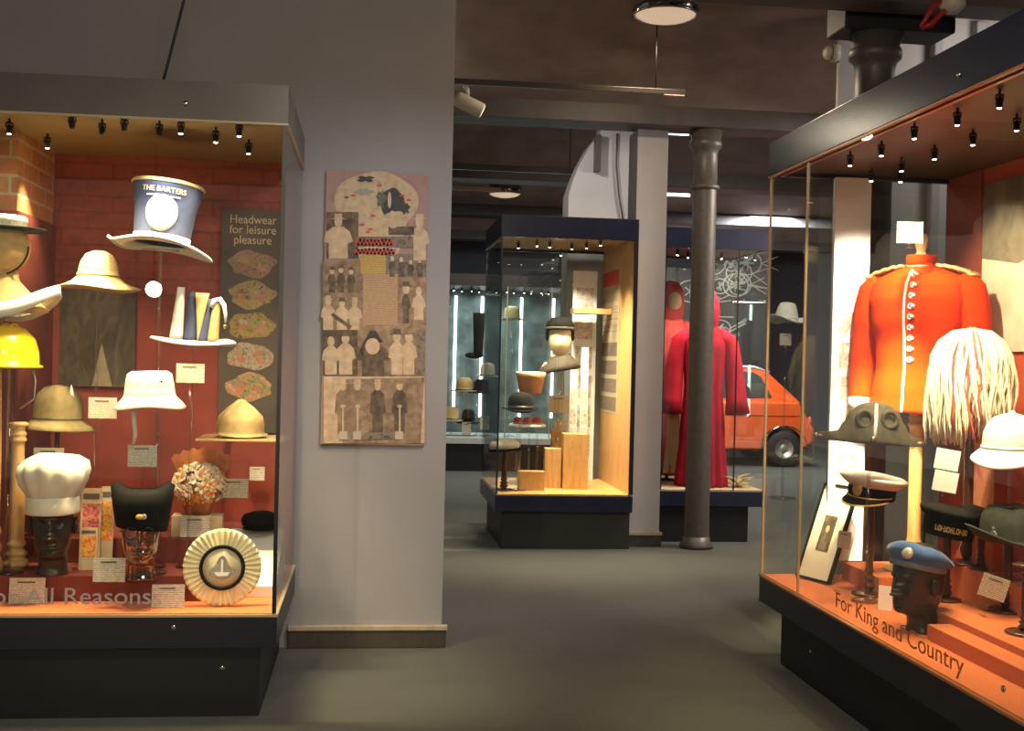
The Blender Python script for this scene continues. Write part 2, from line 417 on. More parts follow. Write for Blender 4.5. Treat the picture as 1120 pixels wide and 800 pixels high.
# ================================================================== DISPLAY CASES
def spotlights(t, pts, zc, lit=None, sc=.72):
    for i, p in enumerate(pts):
        x, y = p[0]-t.location.x, p[1]-t.location.y
        on = lit is None or lit[i]
        b = MB().lathe([(.020, 0), (.020, .008), (.006, .012), (.006, .03)], 14, (0, 0, -.03), cap0=True, cap1=True)
        b.tube([(-.018, 0, -.03), (-.018, 0, -.05)], .003, 6); b.tube([(.018, 0, -.03), (.018, 0, -.05)], .003, 6)
        b.lathe([(.013, -.02), (.016, 0), (.014, .02), (.008, .03)], 14, (0, 0, -.062), cap0=True, cap1=True)
        M_ = Matrix.Translation((x, y, zc)) @ Matrix.Scale(sc, 4)
        s = b.xf(M_).build('spotlight', blackmetal, t, True)
        if on: MB().lathe([(.0005, -.004), (.008, -.003), (.011, 0)], 12, (0, 0, -.083), cap1=True).xf(M_).build('lens', lens_m, s, True)

# ---- case of leisure and work hats
LX0, LX1, LY0, LY1, DECK = -1.45, -.335, 4.575, 5.66, .41
HB, HT = 2.265, 2.41
LW = -2.15
LC = thing('display_case', 'glass display case of hats against the bare brick wall', 'display case', ((LX0+LX1)/2, (LY0+LY1)/2, 0))
def loc_box(t, x0, y0, z0, x1, y1, z1, mb=None):
    l = t.location; return (mb or MB()).box(x0-l.x, y0-l.y, z0, x1-l.x, y1-l.y, z1)
def lbox(*b): return loc_box(LC, *b)
PB = 5.07                                        # the case stops in front of the brick pier at its far end
m_ = lbox(LW, LY0+.07, 0, LX1-.06, PB, .28); lbox_ = loc_box(LC, LX0, PB, 0, LX1-.06, LY1, .28, m_); m_.build('plinth', plinth_black, LC)
m_ = lbox(LW, LY0-.006, .28, LX1+.006, PB, DECK-.012); loc_box(LC, LX0, PB, .28, LX1+.006, LY1, DECK-.012, m_); m_.build('base_box', mat('navy_black_base', (.008, .009, .017), .4), LC)
m_ = lbox(LW, LY0+.008, DECK-.012, LX1-.008, PB, DECK); loc_box(LC, LX0, PB, DECK-.012, LX1-.008, LY1-.02, DECK, m_); m_.build('deck', deck_m, LC)
hd = MB(); loc_box(LC, LW, LY0-.006, HB, LX1+.006, LY0+.02, HT, hd); loc_box(LC, LX1-.02, LY0+.02, HB, LX1+.006, LY1, HT, hd)
loc_box(LC, LX0, LY0+.02, HT-.02, LX1-.02, LY1, HT, hd); loc_box(LC, LW, LY0+.02, HT-.02, LX0, PB, HT, hd)
hd.build('header', mat('grey_navy_header', (.11, .098, .092), .35, var=.1, vs=6), LC)
m_ = lbox(LX0, LY0+.02, HB+.02, LX1-.02, LY1-.02, HB+.05); loc_box(LC, LW, LY0+.02, HB+.02, LX0, PB, HB+.05, m_); m_.build('lamp_tray', mat('olive_brown_tray', (.24, .17, .08), .6, var=.1, vs=6), LC)
lbox(LW, LY0, DECK, LX1, LY0+.006, HB).build('glass_pane', glass, LC)
lbox(LX1-.006, LY0+.006, DECK, LX1, LY1, HB).build('glass_pane', glass, LC)
lbox(LX1-.014, LY0-.001, DECK, LX1+.001, LY0+.014, HB).build('corner_seal', darkseal, LC)
for b in ((LW, LY0-.008, DECK-.012, LX1+.008, LY0+.008, DECK-.004), (LW, LY0-.008, HB-.006, LX1+.008, LY0+.006, HB+.002), (LX1-.006, LY0+.008, DECK-.012, LX1+.008, LY1, DECK-.004), (LX1-.004, LY0+.006, HB-.006, LX1+.008, LY1, HB+.002)):
    lbox(*b).build('glazing_strip', edge_m, LC)
lbox(LX0, LY1-.02, DECK, LX1-.006, LY1, HT-.02).build('back_panel', redbrick_m, LC)
lbox(LX0, PB, DECK, LX0+.012, LY1-.02, 1.955).build('side_panel', oxblood, LC)
lbox(LW, PB-.012, DECK, LX0+.012, PB, 1.955).build('side_panel', oxblood, LC)
lbox(LX0+.012, LY1-.035, DECK, LX1-.01, LY1-.02, 1.60).build('lower_panel', mat('deep_red_board', (.20, .027, .012), .75, var=.12, vs=8), LC)
S1, S2 = DECK+.10, DECK+.20
SY1, SY2 = 4.80, 5.10
m_ = lbox(LX0+.013, SY1, DECK, LX1-.28, LY1-.036, S1); loc_box(LC, LW, SY1, DECK, LX0+.013, PB-.013, S1, m_); m_.build('step', oxblood, LC)
loc_box(LC, LX0+.013, SY2, S1, LX1-.20, LY1-.036, S2).build('step', oxblood, LC, bevel=.002)
for (u, v) in ((203, 113), (190, 687), (243, 731)):
    p = PY(u, v, LY0-.008 if v < 720 else LY0+.07)
    MB().lathe([(.010, 0), (.010, .004), (.004, .006)], 16, cap0=True, cap1=True).build('lock', chrome, LC, True, loc=p-LC.location, rot=(PI/2, 0, 0))
lspots = [PZ(u, v, HB-.03) for (u, v) in ((76, 136), (133, 138), (119, 151), (180, 152), (200, 146), (240, 159), (263, 149), (275, 171), (20, 150), (60, 165))]  # last two spots are added to light the brick end
lspots = [Vector((q.x, max(4.65, q.y-.12), q.z)) for q in lspots]
spotlights(LC, lspots, HB+.02, [0, 0, 0, 0, 1, 1, 1, 1, 1, 1])
# lettering on the glass
p0 = PY(-38, 661, LY0-.001); p1 = PY(166, 661, LY0-.001)
o = text('lettering', 'for All Reasons', .088, lettergrey, LC, (p1.x-LC.location.x, LY0-.0012-LC.location.y, p1.z), align='RIGHT', sx=1.10, label='grey title lettering on the glass')
# glass shelf holding the ranger hat
pL, pR = PY(218, 478, 5.12), PY(299, 478, 5.12)
shelf_z = pL.z
loc_box(LC, pL.x, 5.0, shelf_z-.010, LX1-.008, 5.30, shelf_z).build('glass_shelf', mat('shelf_edge_amber', (.45, .32, .14), .15), LC, bevel=.002)
loc_box(LC, pL.x+.05, 5.295, shelf_z-.03, pL.x+.08, LY1-.036, shelf_z-.01, ).build('shelf_bracket', chrome, LC)

# ================================================================== MANNEQUIN HEADS
HEADTAB = [(0, .060, .052, .068, .020), (.08, .054, .047, .062, .022), (.16, .053, .048, .064, .020), (.200, .054, .062, .070, .012), (.232, .052, .090, .076, .003), (.28, .057, .098, .084, 0),
           (.36, .066, .098, .096, 0), (.46, .072, .097, .106, 0), (.58, .076, .095, .113, 0), (.68, .078, .096, .116, 0), (.80, .076, .094, .110, 0),
           (.88, .068, .083, .098, 0), (.94, .052, .064, .076, 0), (.98, .030, .036, .044, 0), (1.0, .004, .005, .006, 0)]
def head_mesh(T=.33, face=1.0, n=112, m=96):
    g = lambda x, c, s: math.exp(-((x-c)/s)**2)
    rr = []
    for i in range(m+1):
        t = i/m; w, f, b, cy = lerp_tab(HEADTAB, t); ring = []
        for j in range(n):
            a = 2*PI*j/n; sx, cx = math.sin(a), math.cos(a)
            x = w*math.copysign(abs(sx)**.92, sx); y = cy-(f if cx > 0 else b)*math.copysign(abs(cx)**.95, cx)
            if cx > 0:
                an = a if a < PI else a-2*PI
                d = .032*g(an, 0, .17+.05*g(t, .43, .03))*max(g(t, .435, .028), .80*g(t, .475, .035), .55*g(t, .53, .04), .3*g(t, .58, .04))   # nose
                d += .011*g(abs(an), .30, .30)*g(t, .640, .026)                                             # brow
                d -= .017*g(abs(an), .42, .19)*g(t, .585, .032)                                             # eye sockets
                d += .008*g(abs(an), .42, .11)*g(t, .580, .016)                                             # eyelids
                d += .011*g(an, 0, .28)*(g(t, .358, .012)+g(t, .326, .013))                                 # lips
                d -= .008*g(an, 0, .34)*g(t, .342, .006)
                d -= .010*g(an, 0, .34)*g(t, .296, .014)
                d += .009*g(an, 0, .26)*g(t, .252, .022)                                                    # chin
                d += .006*g(abs(an), .78, .22)*g(t, .48, .06)                                               # cheeks
                d -= .005*g(abs(an), .62, .15)*g(t, .36, .06)
                y -= d*face
            ring.append((x, y, t*T))
        rr.append(ring)
    mb = MB(); mb.rings(rr)
    return mb
def add_ears(t, T, m):
    for s in (-1, 1):
        e = MB()._ell((0,0,0), (.010, .020, .034), 14, 10)
        e.torus(.022, .006, (s*.004, 0, .002), 18, 6, axis='x', sx=.8, sy=1.25)
        e.build('ear', m, t, True, loc=(s*.079, .012, T*.53), rot=(.2, 0, s*.25))
def mannequin(name, label, loc, rz, m, T=.33, ears=True, face=1.0):
    t = thing(name, label, 'mannequin head', loc, rz)
    h = head_mesh(T, face).build('head_form', m, t, True)
    if ears: add_ears(h, T, m)
    return t
def hat_stand(label, loc, h, m=None, r=.008, base=.06, top=.04, kind='post'):
    """base disc, pole and top disc that a hat sits on"""
    t = thing('hat_stand', label, 'hat stand', loc)
    m = m or acrylic
    MB().lathe([(base, 0), (base, .006), (base*.9, .010), (r*1.4, .014)], 24, cap0=True, cap1=True).build('base', m, t, True)
    if kind == 'turned':
        pr = []
        N = 60
        for i in range(N+1):
            z = .010+(h-.016)*i/N; q = i/N
            rr = r*(1+.35*math.sin(q*PI))
            for c, w, a in ((.06, .03, 1.0), (.13, .02, .8), (.20, .015, .5), (.86, .015, .5), (.93, .02, .8)):
                rr += r*a*math.exp(-((q-c)/w)**2)
            pr.append((rr, z))
        MB().lathe(pr, 20, cap0=True, cap1=True).build('pole', m, t, True)
    else:
        MB().tube([(0,0,.008), (0,0,h-.006)], r, 14).build('pole', m, t, True)
    MB().lathe([(r*1.2, h-.014), (top, h-.006), (top, h)], 24, cap0=True, cap1=True).build('top_disc', m, t, True)
    return t
def label_card(label, p, w, h, rz=0, tilt=0, roll=0, m=None, foot=None, group='printed caption cards'):
    """small caption card, p = middle of its bottom edge; foot = height of the surface its wire or wedge stands on"""
    t = thing('caption_card', label, 'caption card', (p.x, p.y, p.z), rot=(tilt, roll, rz), group=group)
    MB().box(-w/2, -.0015, 0, w/2, .0015, h).build('card', m or card_m, t)
    if m is not card_w: MB().box(-w/2*.55, -.0022, h*.80, w/2*.45, -.0016, h*.86).build('heading', mat('heading_ink', (.10, .075, .06), .7), t)
    if foot is not None:
        d = p.z-foot
        b = MB().tube([(0, .006, h*.45), (0, .012, -d+.004), (0, .012, -d)], .0022, 6)
        b.lathe([(.016, -d), (.016, -d+.004)], 14, (0, .012, 0), cap0=True, cap1=True)
        b.build('wire_stand', acrylic if foot < p.z-.06 else chrome, t, True)
    else:
        MB().prism([(.0015, 0), (.035, 0), (.0015, h*.6)], -w*.12, w*.12, 'x').build('easel', card_w, t)
    return t
def crown_brim(prof, m, t, name='hat_body', n=48, sx=1, sy=1.15, fn=None, solid=.0035, label=None, sub=0):
    o = MB().lathe(prof, n, sx=sx, sy=sy, fn=fn, cap1=True).build(name, m, t, True, solid=solid, label=label, sub=sub)
    return o

# ================================================================== OBJECTS IN THE LEFT CASE
def px_w(p, px): return px*mpp(p)
# --- pierrot bust with boater (at the frame's edge)
p = PY(-3, 345, 4.84)
b = thing('dress_form', 'tan bust with a broad white collar under a flat black brim', 'dress form', (p.x, p.y, p.z-.02))
MB().lathe([(.19, .035), (.18, .05), (.13, .10), (.080, .155), (.070, .21)], 36, sy=.8, cap0=True, cap1=True).build('shoulders', tan, b, True)
MB()._ell((0, -.01, .285), (.122, .10, .105), 28, 18).build('head_form', tan, b, True)
MB().lathe([(.200, .02), (.236, .0), (.228, .045), (.194, .060)], 48, sy=.78, fn=lambda x, y, z, r, a: (x, y, z+.10*(x/.23)**2)).build('collar', card_w, b, True, solid=.004, label='broad white collar')
cs = [(.124*math.sin(a), -.045, .285-.112*math.cos(a)) for a in [(-1.0+2.6*i/18) for i in range(19)]]
MB().tube(cs, .004, 8).build('chin_strap', blackfelt, b, True)
hz = b.location.z+.350
pst = thing('display_post', 'turned wooden post carrying the tan bust', 'display post', (p.x, p.y+.01, S1))
def turned_post(t, h, r, m):
    pr = []
    for i in range(81):
        q = i/80; rr = r*(.82+.22*math.sin(PI*min(1, q*1.3)))
        for c, w, a in ((.03, .035, .9), (.10, .02, .55), (.16, .018, .35), (.88, .012, .35), (.92, .012, .3), (.985, .015, .55)): rr += r*a*math.exp(-((q-c)/w)**2)
        pr.append((rr, h*q))
    return MB().lathe(pr, 28, cap0=True, cap1=True).build('post', m, t, True)
turned_post(pst, b.location.z+.034-S1-.001, .022, turned)
pst2p = Vector((PY(18, 578, 4.98).x, 4.98, S2))
pst2 = thing('display_post', 'pale turned skittle shaped post under the yellow hard hat', 'display post', (pst2p.x, pst2p.y, S1))
bh = thing('boater_hat', 'black brimmed boater with a white woven crown on the tan bust', 'hat', (p.x+.01, p.y-.005, hz))
MB().lathe([(.168, 0), (.17, .004), (.168, .010), (.095, .012)], 48, sy=.8, cap0=True, cap1=True).build('brim', blackfelt, bh, True)
MB().lathe([(.098, .012), (.096, .052), (.085, .058)], 40, cap1=True).build('crown', mat('white_straw', (.78, .74, .62), .8, var=.3, vs=140), bh, True)
# --- yellow hard hat
hy = PY(6, 402, 4.80); sc = mpp(hy)
turned_post(pst2, PY(18, 462, pst2p.y).z-S1, .030, turned)
hh = thing('hard_hat', 'yellow plastic hard hat with a red badge', 'hard hat', hy)
def hfn(x, y, z, r, a):
    if y < 0: y *= 1.08
    return x, y, z+.004*math.cos(8*a)*(1 if z > .03 else 0)*0
MB().lathe([(.132, 0), (.134, .006), (.120, .012), (.118, .06), (.104, .11), (.070, .148), (.03, .163), (.002, .166)], 48, fn=hfn, sy=1.15).build('shell', yellow, hh, True, solid=.004)
rg = MB()
for s in (-.03, 0, .03): rg.tube([(s, -.145*math.cos(q)*.97, .012+.155*math.sin(q)) for q in [PI*k/18 for k in range(2, 17)]], [.007]*15, 8)
rg.build('ridges', yellow, hh, True)
MB()._ell((0, 0, 0), (.028, .006, .02), 18, 10).build('badge', redp, hh, True, loc=(.0, -.140, .045), label='red oval badge')
strap = MB().tube([(.11, -.03, .0), (.118, -.02, -.05), (.112, -.01, -.12), (.06, -.02, -.16)], .003, 8)
strap.build('chin_strap', mat('grey_webbing', (.32, .30, .27), .7), hh, True)
strap = MB().tube([(-.11, -.03, .0), (-.1, -.02, -.1), (-.03, -.02, -.16)], .003, 8)
strap.build('chin_strap', mat('grey_webbing', (.32, .30, .27), .7), hh, True)
hs = hat_stand('clear acrylic stand under the yellow hard hat', (hy.x, hy.y+.07, S1), hy.z+.05-S1, None, .014, .07, .06)
# --- straw sun hat
p = PY(107, 316, 5.05); k = mpp(p)
sh = thing('straw_hat', 'pale straw sun hat with a sloping brim', 'hat', p, rot=(0, .02, 0))
W = 45*k
MB().lathe([(W, .0), (W*.8, .012), (W*.62, .026), (W*.47, .050), (W*.45, .08), (W*.41, .110), (W*.30, .140), (W*.14, .153), (.002, .155)], 48, sy=1.1,
           fn=lambda x, y, z, r, a: (x, y, z+.006*math.sin(3*a+1)*(r/W)**2)).build('hat_body', straw, sh, True, solid=.004)
MB().torus(W*.475, .006, (0, 0, .055), 40, 6, sy=1.1).build('band', tan, sh, True)
hat_stand('tall clear acrylic rod under the straw sun hat', (p.x, p.y, S1), p.z+.110-S1, None, .006, .05, .03)
# --- big novelty top hat
p = PY(176, 268, 5.0); k = mpp(p)
th = thing('top_hat', 'huge blue felt top hat with a white roundel and wavy white brim', 'hat', p, rot=(-.05, .10, .06))
cw = 34*k; chh = 66*k
def thfn(x, y, z, r, a): return x, y, z+(-.062*(.55+.45*math.cos(2*a))*(max(0, r-cw*.85)/cw)+(.045*max(0, -math.cos(a))**8)*(r > cw*1.4))
MB().lathe([(cw*.86, .004), (cw*.88, .03), (cw*.96, chh*.55), (cw*1.12, chh*.98), (cw*1.09, chh), (cw*.6, chh*1.015), (.002, chh*1.02)], 56).build('crown', navy_felt, th, True)
MB().lathe([(cw*1.12, chh*.965), (cw*1.15, chh*.985), (cw*1.10, chh*1.02), (cw*.98, chh*1.025)], 56).build('top_edge', mat('gold_edge', (.72, .58, .28), .5), th, True, solid=.004, label='gold edged top')
MB().lathe([(cw*.85, .004), (cw*1.25, .006), (cw*1.62, .012), (cw*1.64, .006)], 56, fn=thfn).build('brim', white_felt, th, True, solid=.008, label='wavy white brim')
MB().lathe([(cw*.865, .004), (cw*.895, .004), (cw*.90, .034), (cw*.87, .034)], 48).build('band', white_felt, th, True)
rd = MB()
rr_ = []
for r_ in (0.001, .018, .034, .050):
    ring = []
    for j in range(28):
        a = 2*PI*j/28; xx, zz = r_*1.6*math.cos(a)/1.25, r_*1.45*math.sin(a)
        ang = xx/(cw*.98)
        ring.append(((cw*.97+.003+zz*.10)*math.sin(ang), -(cw*.97+.003+zz*.10)*math.cos(ang), chh*.46+zz))
    rr_.append(ring)
rd.rings(rr_, True, True, False); rd.build('roundel', card_w, th, True, solid=.003, label='white roundel')
text('lettering', 'THE BARTERS', .030, mat('gold_print', (.80, .66, .36), .6), th, (0, -cw*1.09, chh*.80), bend=cw*1.09, ext=.0015, label='gold lettering')
sm = MB()
for i in range(9):
    a = (-4+i)*.115; sm.box(-.006, -.001, -.0025, .0055, .001, .0025).xf(Matrix.Translation((cw*1.06*math.sin(a), -cw*1.06*math.cos(a), chh*.735)) @ Matrix.Rotation(a, 4, 'Z'), len(sm.v)-8)
sm.build('small_print', card_w, th)
hat_stand('clear acrylic rod under the huge blue top hat', (p.x, p.y, S1), p.z-.02-S1, None, .009, .05, .075)
# --- jester style cap of navy and white panels
p = PY(211, 377, 5.0); k = mpp(p)
jc = thing('jester_cap', 'navy and white panelled jester cap on a curved white rim', 'hat', p, rot=(0, .05, 0))
hgt = 58*k
MB().lathe([(46*k, 0), (44*k, .008), (26*k, .014)], 44, sy=.55, fn=lambda x, y, z, r, a: (x, y, z+.02*(x/(46*k))**2-.004), cap1=True).build('rim', white_felt, jc, True, solid=.006, label='curved white rim')
def wedge(x0, x1, xt0, xt1, z1, y, m, nm, bulge=.03):
    rr = []
    for i in range(9):
        t = i/8; a, b_ = x0+(xt0-x0)*t, x1+(xt1-x1)*t; ring = []
        for j in range(14):
            q = 2*PI*j/14; ring.append(((a+b_)/2+(b_-a)/2*math.cos(q), y+bulge*(1-.6*t)*math.sin(q), .012+z1*t))
        rr.append(ring)
    return MB().rings(rr).build(nm, m, jc, True)
wedge(-25*k, -10*k, -20*k, -12*k, hgt, -.02, white_felt, 'white_panel')
wedge(-12*k, 5*k, -8*k, 1*k, hgt*.93, .0, navy_felt, 'navy_panel', .05)
wedge(1*k, 19*k, 12*k, 19*k, hgt*.82, .0, navy_felt, 'navy_panel', .05)
wedge(5.5*k, 7*k, 0*k, 15*k, hgt*.92, -.035, tan, 'tan_panel', .012)
wedge(15*k, 28*k, 19*k, 27*k, hgt*.80, -.02, tan, 'tan_panel', .03)
hook = [(18*k, -.03, hgt*.72), (21*k, -.03, hgt*.85), (26*k, -.03, hgt*.88), (31*k, -.03, hgt*.78), (33.5*k, -.03, hgt*.60), (34*k, -.03, hgt*.45)]
MB().tube(hook, [.010, .012, .012, .010, .007, .004], 10).build('point', white_felt, jc, True, label='curled white point')
MB()._ell((34*k, -.03, hgt*.38), (.009, .009, .009), 12, 8).build('bell', brass, jc, True)
MB()._ell((36*k, -.02, .016), (11*k, .025, .016), 16, 10).build('tassel', mat('pale_blue_felt', (.45, .48, .56), .8), jc, True)
hat_stand('clear acrylic rod under the navy and white jester cap', (p.x, p.y, S1), p.z-S1-.006, None, .006, .05, .05)
# --- bucket hat
p = PY(164, 446, 4.85); k = mpp(p)
bk = thing('bucket_hat', 'cream cotton bucket hat with a hanging strap', 'hat', p, rot=(0, -.03, .1))
MB().lathe([(38*k, 0), (33*k, .020), (28*k, .040), (26.5*k, .052), (25*k, .10), (23*k, .132), (19*k, .142), (.002, .144)], 48, sy=1.1,
    fn=lambda x, y, z, r, a: (x, y, z+(.006*math.sin(3*a) if r > 30*k else 0))).build('hat_body', cream_cotton, bk, True, solid=.004)
MB().torus(26.3*k, .003, (0, 0, .056), 40, 6, sy=1.1).build('seam', cream_cotton, bk, True)
MB()._ell((14*k, -25*k*1.02, .105), (.005, .003, .005), 10, 6).build('eyelet', blackmetal, bk, True)
MB().tube([(-16*k, -.06, .02), (-15*k, -.065, -.04), (-14*k, -.06, -.10), (-16*k, -.06, -.14)], [.011, .010, .008, .005], 8).build('strap', cream_cotton, bk, True)
hat_stand('clear acrylic rod under the cream bucket hat', (p.x+.03, p.y, S1), p.z+.125-S1, None, .007, .05, .05)
# --- olive cloche
p = PY(63, 466, 5.1); k = mpp(p)
oc = thing('cloche_hat', 'olive felt cloche hat with a pale reflection modelled on it', 'hat', p, rot=(0, .04, 0))
MB().lathe([(36*k, -.012), (31*k, .004), (26*k, .022), (25.5*k, .030), (25*k, .08), (22*k, .13), (15*k, .158), (.002, .168)], 44, sy=1.1,
           fn=lambda x, y, z, r, a: (x*(1+.12*max(0, math.cos(a))*(r > 30*k)), y, z)).build('hat_body', olive, oc, True, solid=.004)
MB().torus(25.6*k, .004, (0, 0, .034), 40, 6, sy=1.1).build('band', mat('olive_ribbon', (.10, .075, .035), .6), oc, True)
MB().tube([(18*k, -.05, .115), (16*k, -.055, .14), (15*k, -.05, .175)], [.004, .009, .002], 8).build('glint', card_w, oc, True, label='pale upright reflection in the glass')  # pale glass reflection modelled as a solid sliver
hat_stand('dark slim stand under the olive cloche', (p.x, p.y, S2), p.z+.13-S2, darkwood, .010, .05, .05)
# --- ranger hat
p = PY(263, 472, 5.12); k = mpp(p)
rh = thing('ranger_hat', 'tan peaked felt hat with a small badge on the amber shelf', 'hat', (p.x, p.y, shelf_z+.008), rz=.3)
def rfn(x, y, z, r, a):
    if z > .045:
        q = (z-.045)/.12; f = 1-.50*q*(.5+.5*math.cos(4*a))**1.5
        return x*f, y*f, z-.02*q*(.5-.5*math.cos(4*a))*(r < 20*k)
    return x, y, z+.004*math.cos(2*a)
MB().lathe([(29*k, .004), (26*k, .002), (25*k, .02), (25.5*k, .05), (25*k, .082), (16*k, .125), (6*k, .150), (.002, .152)], 48, fn=rfn).build('hat_body', ranger_m, rh, True, solid=.004)
MB().torus(24*k, .004, (0, 0, .018), 40, 6).build('band', tan, rh, True)
MB()._ell((.035, -.086, .035), (.009, .004, .012), 12, 8).build('badge', chrome, rh, True, label='small silver badge')
# --- chef's hat on black head
p = PZ(57, 629, S1)
mannequin('mannequin_head', 'glossy black mannequin head under the pleated chef hat', p, .12, blackhead, T=.36)
k = mpp(p); hz = p.z+.36*.68
ch = thing('chef_hat', 'tall white pleated chef hat on a black head', 'hat', (p.x-.002, p.y, hz))
MB().lathe([(.100, 0), (.102, .005), (.100, .062), (.098, .066)], 44, sy=1.22, sx=.98).build('band', chef_m, ch, True, solid=.004)
def cfn(x, y, z, r, a):
    w = 1+.055*math.sin(11*a)*min(1, max(0, (z-.06)/.06)); return x*w+.0, y*w, z+.010*math.sin(3*a+.5)*(z > .1)
MB().lathe([(.097, .060), (.106, .08), (.122, .12), (.132, .16), (.124, .195), (.09, .215), (.04, .220), (.002, .222)], 88, sy=1.1, fn=cfn).build('puff', chef_m, ch, True)
# --- glass head with black cap and spectacles
p = PZ(154, 634, S1)
gh = mannequin('mannequin_head', 'clear glass mannequin head wearing round spectacles', (p.x, p.y, S1), .1, glasshead, T=.33, ears=False)
sg = thing('spectacles', 'thin round wire spectacles on the glass head', 'spectacles', (p.x, p.y, S1+.33*.585), rz=.1)
for s in (-1, 1):
    MB().torus(.022, .0022, (s*.030, -.108, 0), 24, 6, axis='y').build('rim', blackmetal, sg, True)
    MB().tube([(s*.052, -.105, .002), (s*.078, -.06, .004), (s*.081, .015, .004)], .0016, 6).build('temple', blackmetal, sg, True)
MB().tube([(-.008, -.110, .004), (0, -.114, .007), (.008, -.110, .004)], .0016, 6).build('bridge', blackmetal, sg, True)
bc = thing('black_cap', 'black four cornered cap with a yellow badge', 'cap', (p.x, p.y, S1+.33*.665), rot=(-.03, 0, .1))
def bfn(x, y, z, r, a):
    f = 1+.22*abs(math.cos(a))**6*min(1, max(0, (z-.06)/.06))
    return x*f, y, z+.034*abs(math.cos(a))**8*(z > .09)*(r > .05)-.01*math.cos(a)*(z < .02)
MB().lathe([(.094, -.02), (.098, .0), (.103, .03), (.104, .075), (.100, .112), (.078, .126), (.04, .130), (.002, .131)], 64, sy=1.12, fn=bfn).build('cap_body', blackfelt, bc, True, solid=.003)
bd = MB()._ell((0, -.119, .035), (.014, .004, .010), 14, 8).build('badge', mat('badge_yellow', (.78, .45, .03), .4), bc, True, label='yellow and grey badge')
MB()._ell((.016, -.117, .035), (.010, .004, .011), 12, 8).build('badge_ring', mat('badge_grey', (.25, .27, .29), .4), bd, True)
# --- flower bonnet on block
p = PZ(214, 588, S2)
blk = thing('display_block', 'pale wooden block under the orange flower bonnet', 'display block', (p.x, p.y+.06, S2), rz=.05)
MB().box(-.105, -.05, 0, .105, .05, .09).build('block', mat('pale_block', (.62, .46, .26), .6, var=.08), blk, bevel=.002)
fb = thing('flower_bonnet', 'bonnet covered in orange and white silk flowers', 'hat', (p.x+.0, p.y+.06, S2+.091))
MB().lathe([(.05, 0), (.06, .03), (.088, .08), (.095, .125), (.080, .17), (.04, .195), (.002, .20)], 28, cap0=True).build('bonnet_base', mat('rust_cloth', (.40, .13, .04), .8, var=.2), fb, True)
fr = random.Random(3)
def flower(c, nrm, r):
    q = Vector(nrm).to_track_quat('Z', 'Y').to_matrix().to_4x4()
    mb = MB()
    for i in range(6):
        a = 2*PI*i/6+fr.random()
        mb._ell((0, 0, 0), (r*.55, r*.34, r*.12), 8, 6)
        mb.xf(Matrix.Rotation(a, 4, 'Z') @ Matrix.Translation((r*.55, 0, r*.2)) @ Matrix.Rotation(-.5, 4, 'Y'), len(mb.v)-8*7)
    mb.xf(Matrix.Translation(c) @ q)
    f = mb.build('flower', petal if fr.random() < .68 else petal_o, fb, True)
    MB()._ell((0,0,0), (r*.28, r*.28, r*.25), 8, 6).xf(Matrix.Translation(c) @ q @ Matrix.Translation((0,0,r*.2))).build('flower_centre', petal_o, f, True)
for i in range(70):
    zt_ = -.75+1.75*(i+.5)/70; a = -PI/2+fr.uniform(-2.0, 2.0)
    q_ = math.sqrt(max(.03, 1-zt_**2)); c = (.100*q_*math.cos(a), .095*q_*math.sin(a), .125+.085*zt_)
    flower(c, (q_*math.cos(a), q_*math.sin(a), zt_), fr.uniform(.022, .032))
fan = MB()
for i in range(7):
    a = -.9+i*.3; fan.prism([(-.028, 0), (.028, 0), (.022, .235), (0, .25), (-.022, .235)], -.002, .002)
    fan.xf(Matrix.Translation((0, .085+.004*i, .03)) @ Matrix.Rotation(a*.55, 4, 'Y'), len(fan.v)-10)
fan.build('fan_back', mat('orange_fan', (.70, .24, .06), .7, var=.25, vs=25), fb, label='orange fan of stiff ribbon')
# --- rosette plate
p = PY(242, 662, 4.70); k = mpp(p)
rs = thing('rosette', 'large pleated cream rosette with a black ringed crest', 'rosette', (p.x, p.y, DECK+.002), rot=(-.10, 0, .06))
Rr = 42*k
rr = []
for q in range(7):
    ring = []
    t = q/6; r_ = Rr*(.50+.50*t)
    for j in range(160):
        a = 2*PI*j/160; amp = .008*(.3+.7*t)
        ring.append((r_*math.cos(a), amp*math.sin(40*a)+.002, Rr+r_*math.sin(a)))
    rr.append(ring)
MB().rings(rr, True, False, False).build('pleated_ribbon', mat('cream_satin', (.84, .73, .42), .5, var=.12, vs=30), rs, True, solid=.003)
dk = MB(); dk.prism([(Rr*.52*math.cos(2*PI*j/48), Rr+Rr*.52*math.sin(2*PI*j/48)) for j in range(48)], -.012, .014).build('centre_disc', mat('cream_disc', (.70, .62, .40), .5, var=.05), rs, True)
MB().torus(Rr*.54, .007, (0, -.013, Rr), 48, 8, axis='y').build('black_ring', blackfelt, rs, True, label='black ring')
cr = MB().prism([(-.055, Rr-.012), (-.03, Rr+.004), (-.012, Rr+.038), (0, Rr+.046), (.012, Rr+.038), (.03, Rr+.004), (.055, Rr-.012), (.04, Rr-.038), (0, Rr-.048), (-.04, Rr-.038)], -.0145, -.0121)
cre = cr.build('crest', mat('crest_grey', (.30, .30, .24), .6, var=.35, vs=60), rs)
MB().box(-.004, -.017, Rr-.02, .004, -.0146, Rr+.03).build('crest_mast', card_w, cre)
bt = MB(); bt.prism([(-.03, Rr-.018), (.03, Rr-.018), (.02, Rr-.032), (-.02, Rr-.032)], -.0168, -.0146); bt.build('crest_hull', card_w, cre)
MB().tube([(0, .016, Rr*1.0), (0, .17, .03)], .005, 8).build('prop', acrylic, rs, True)
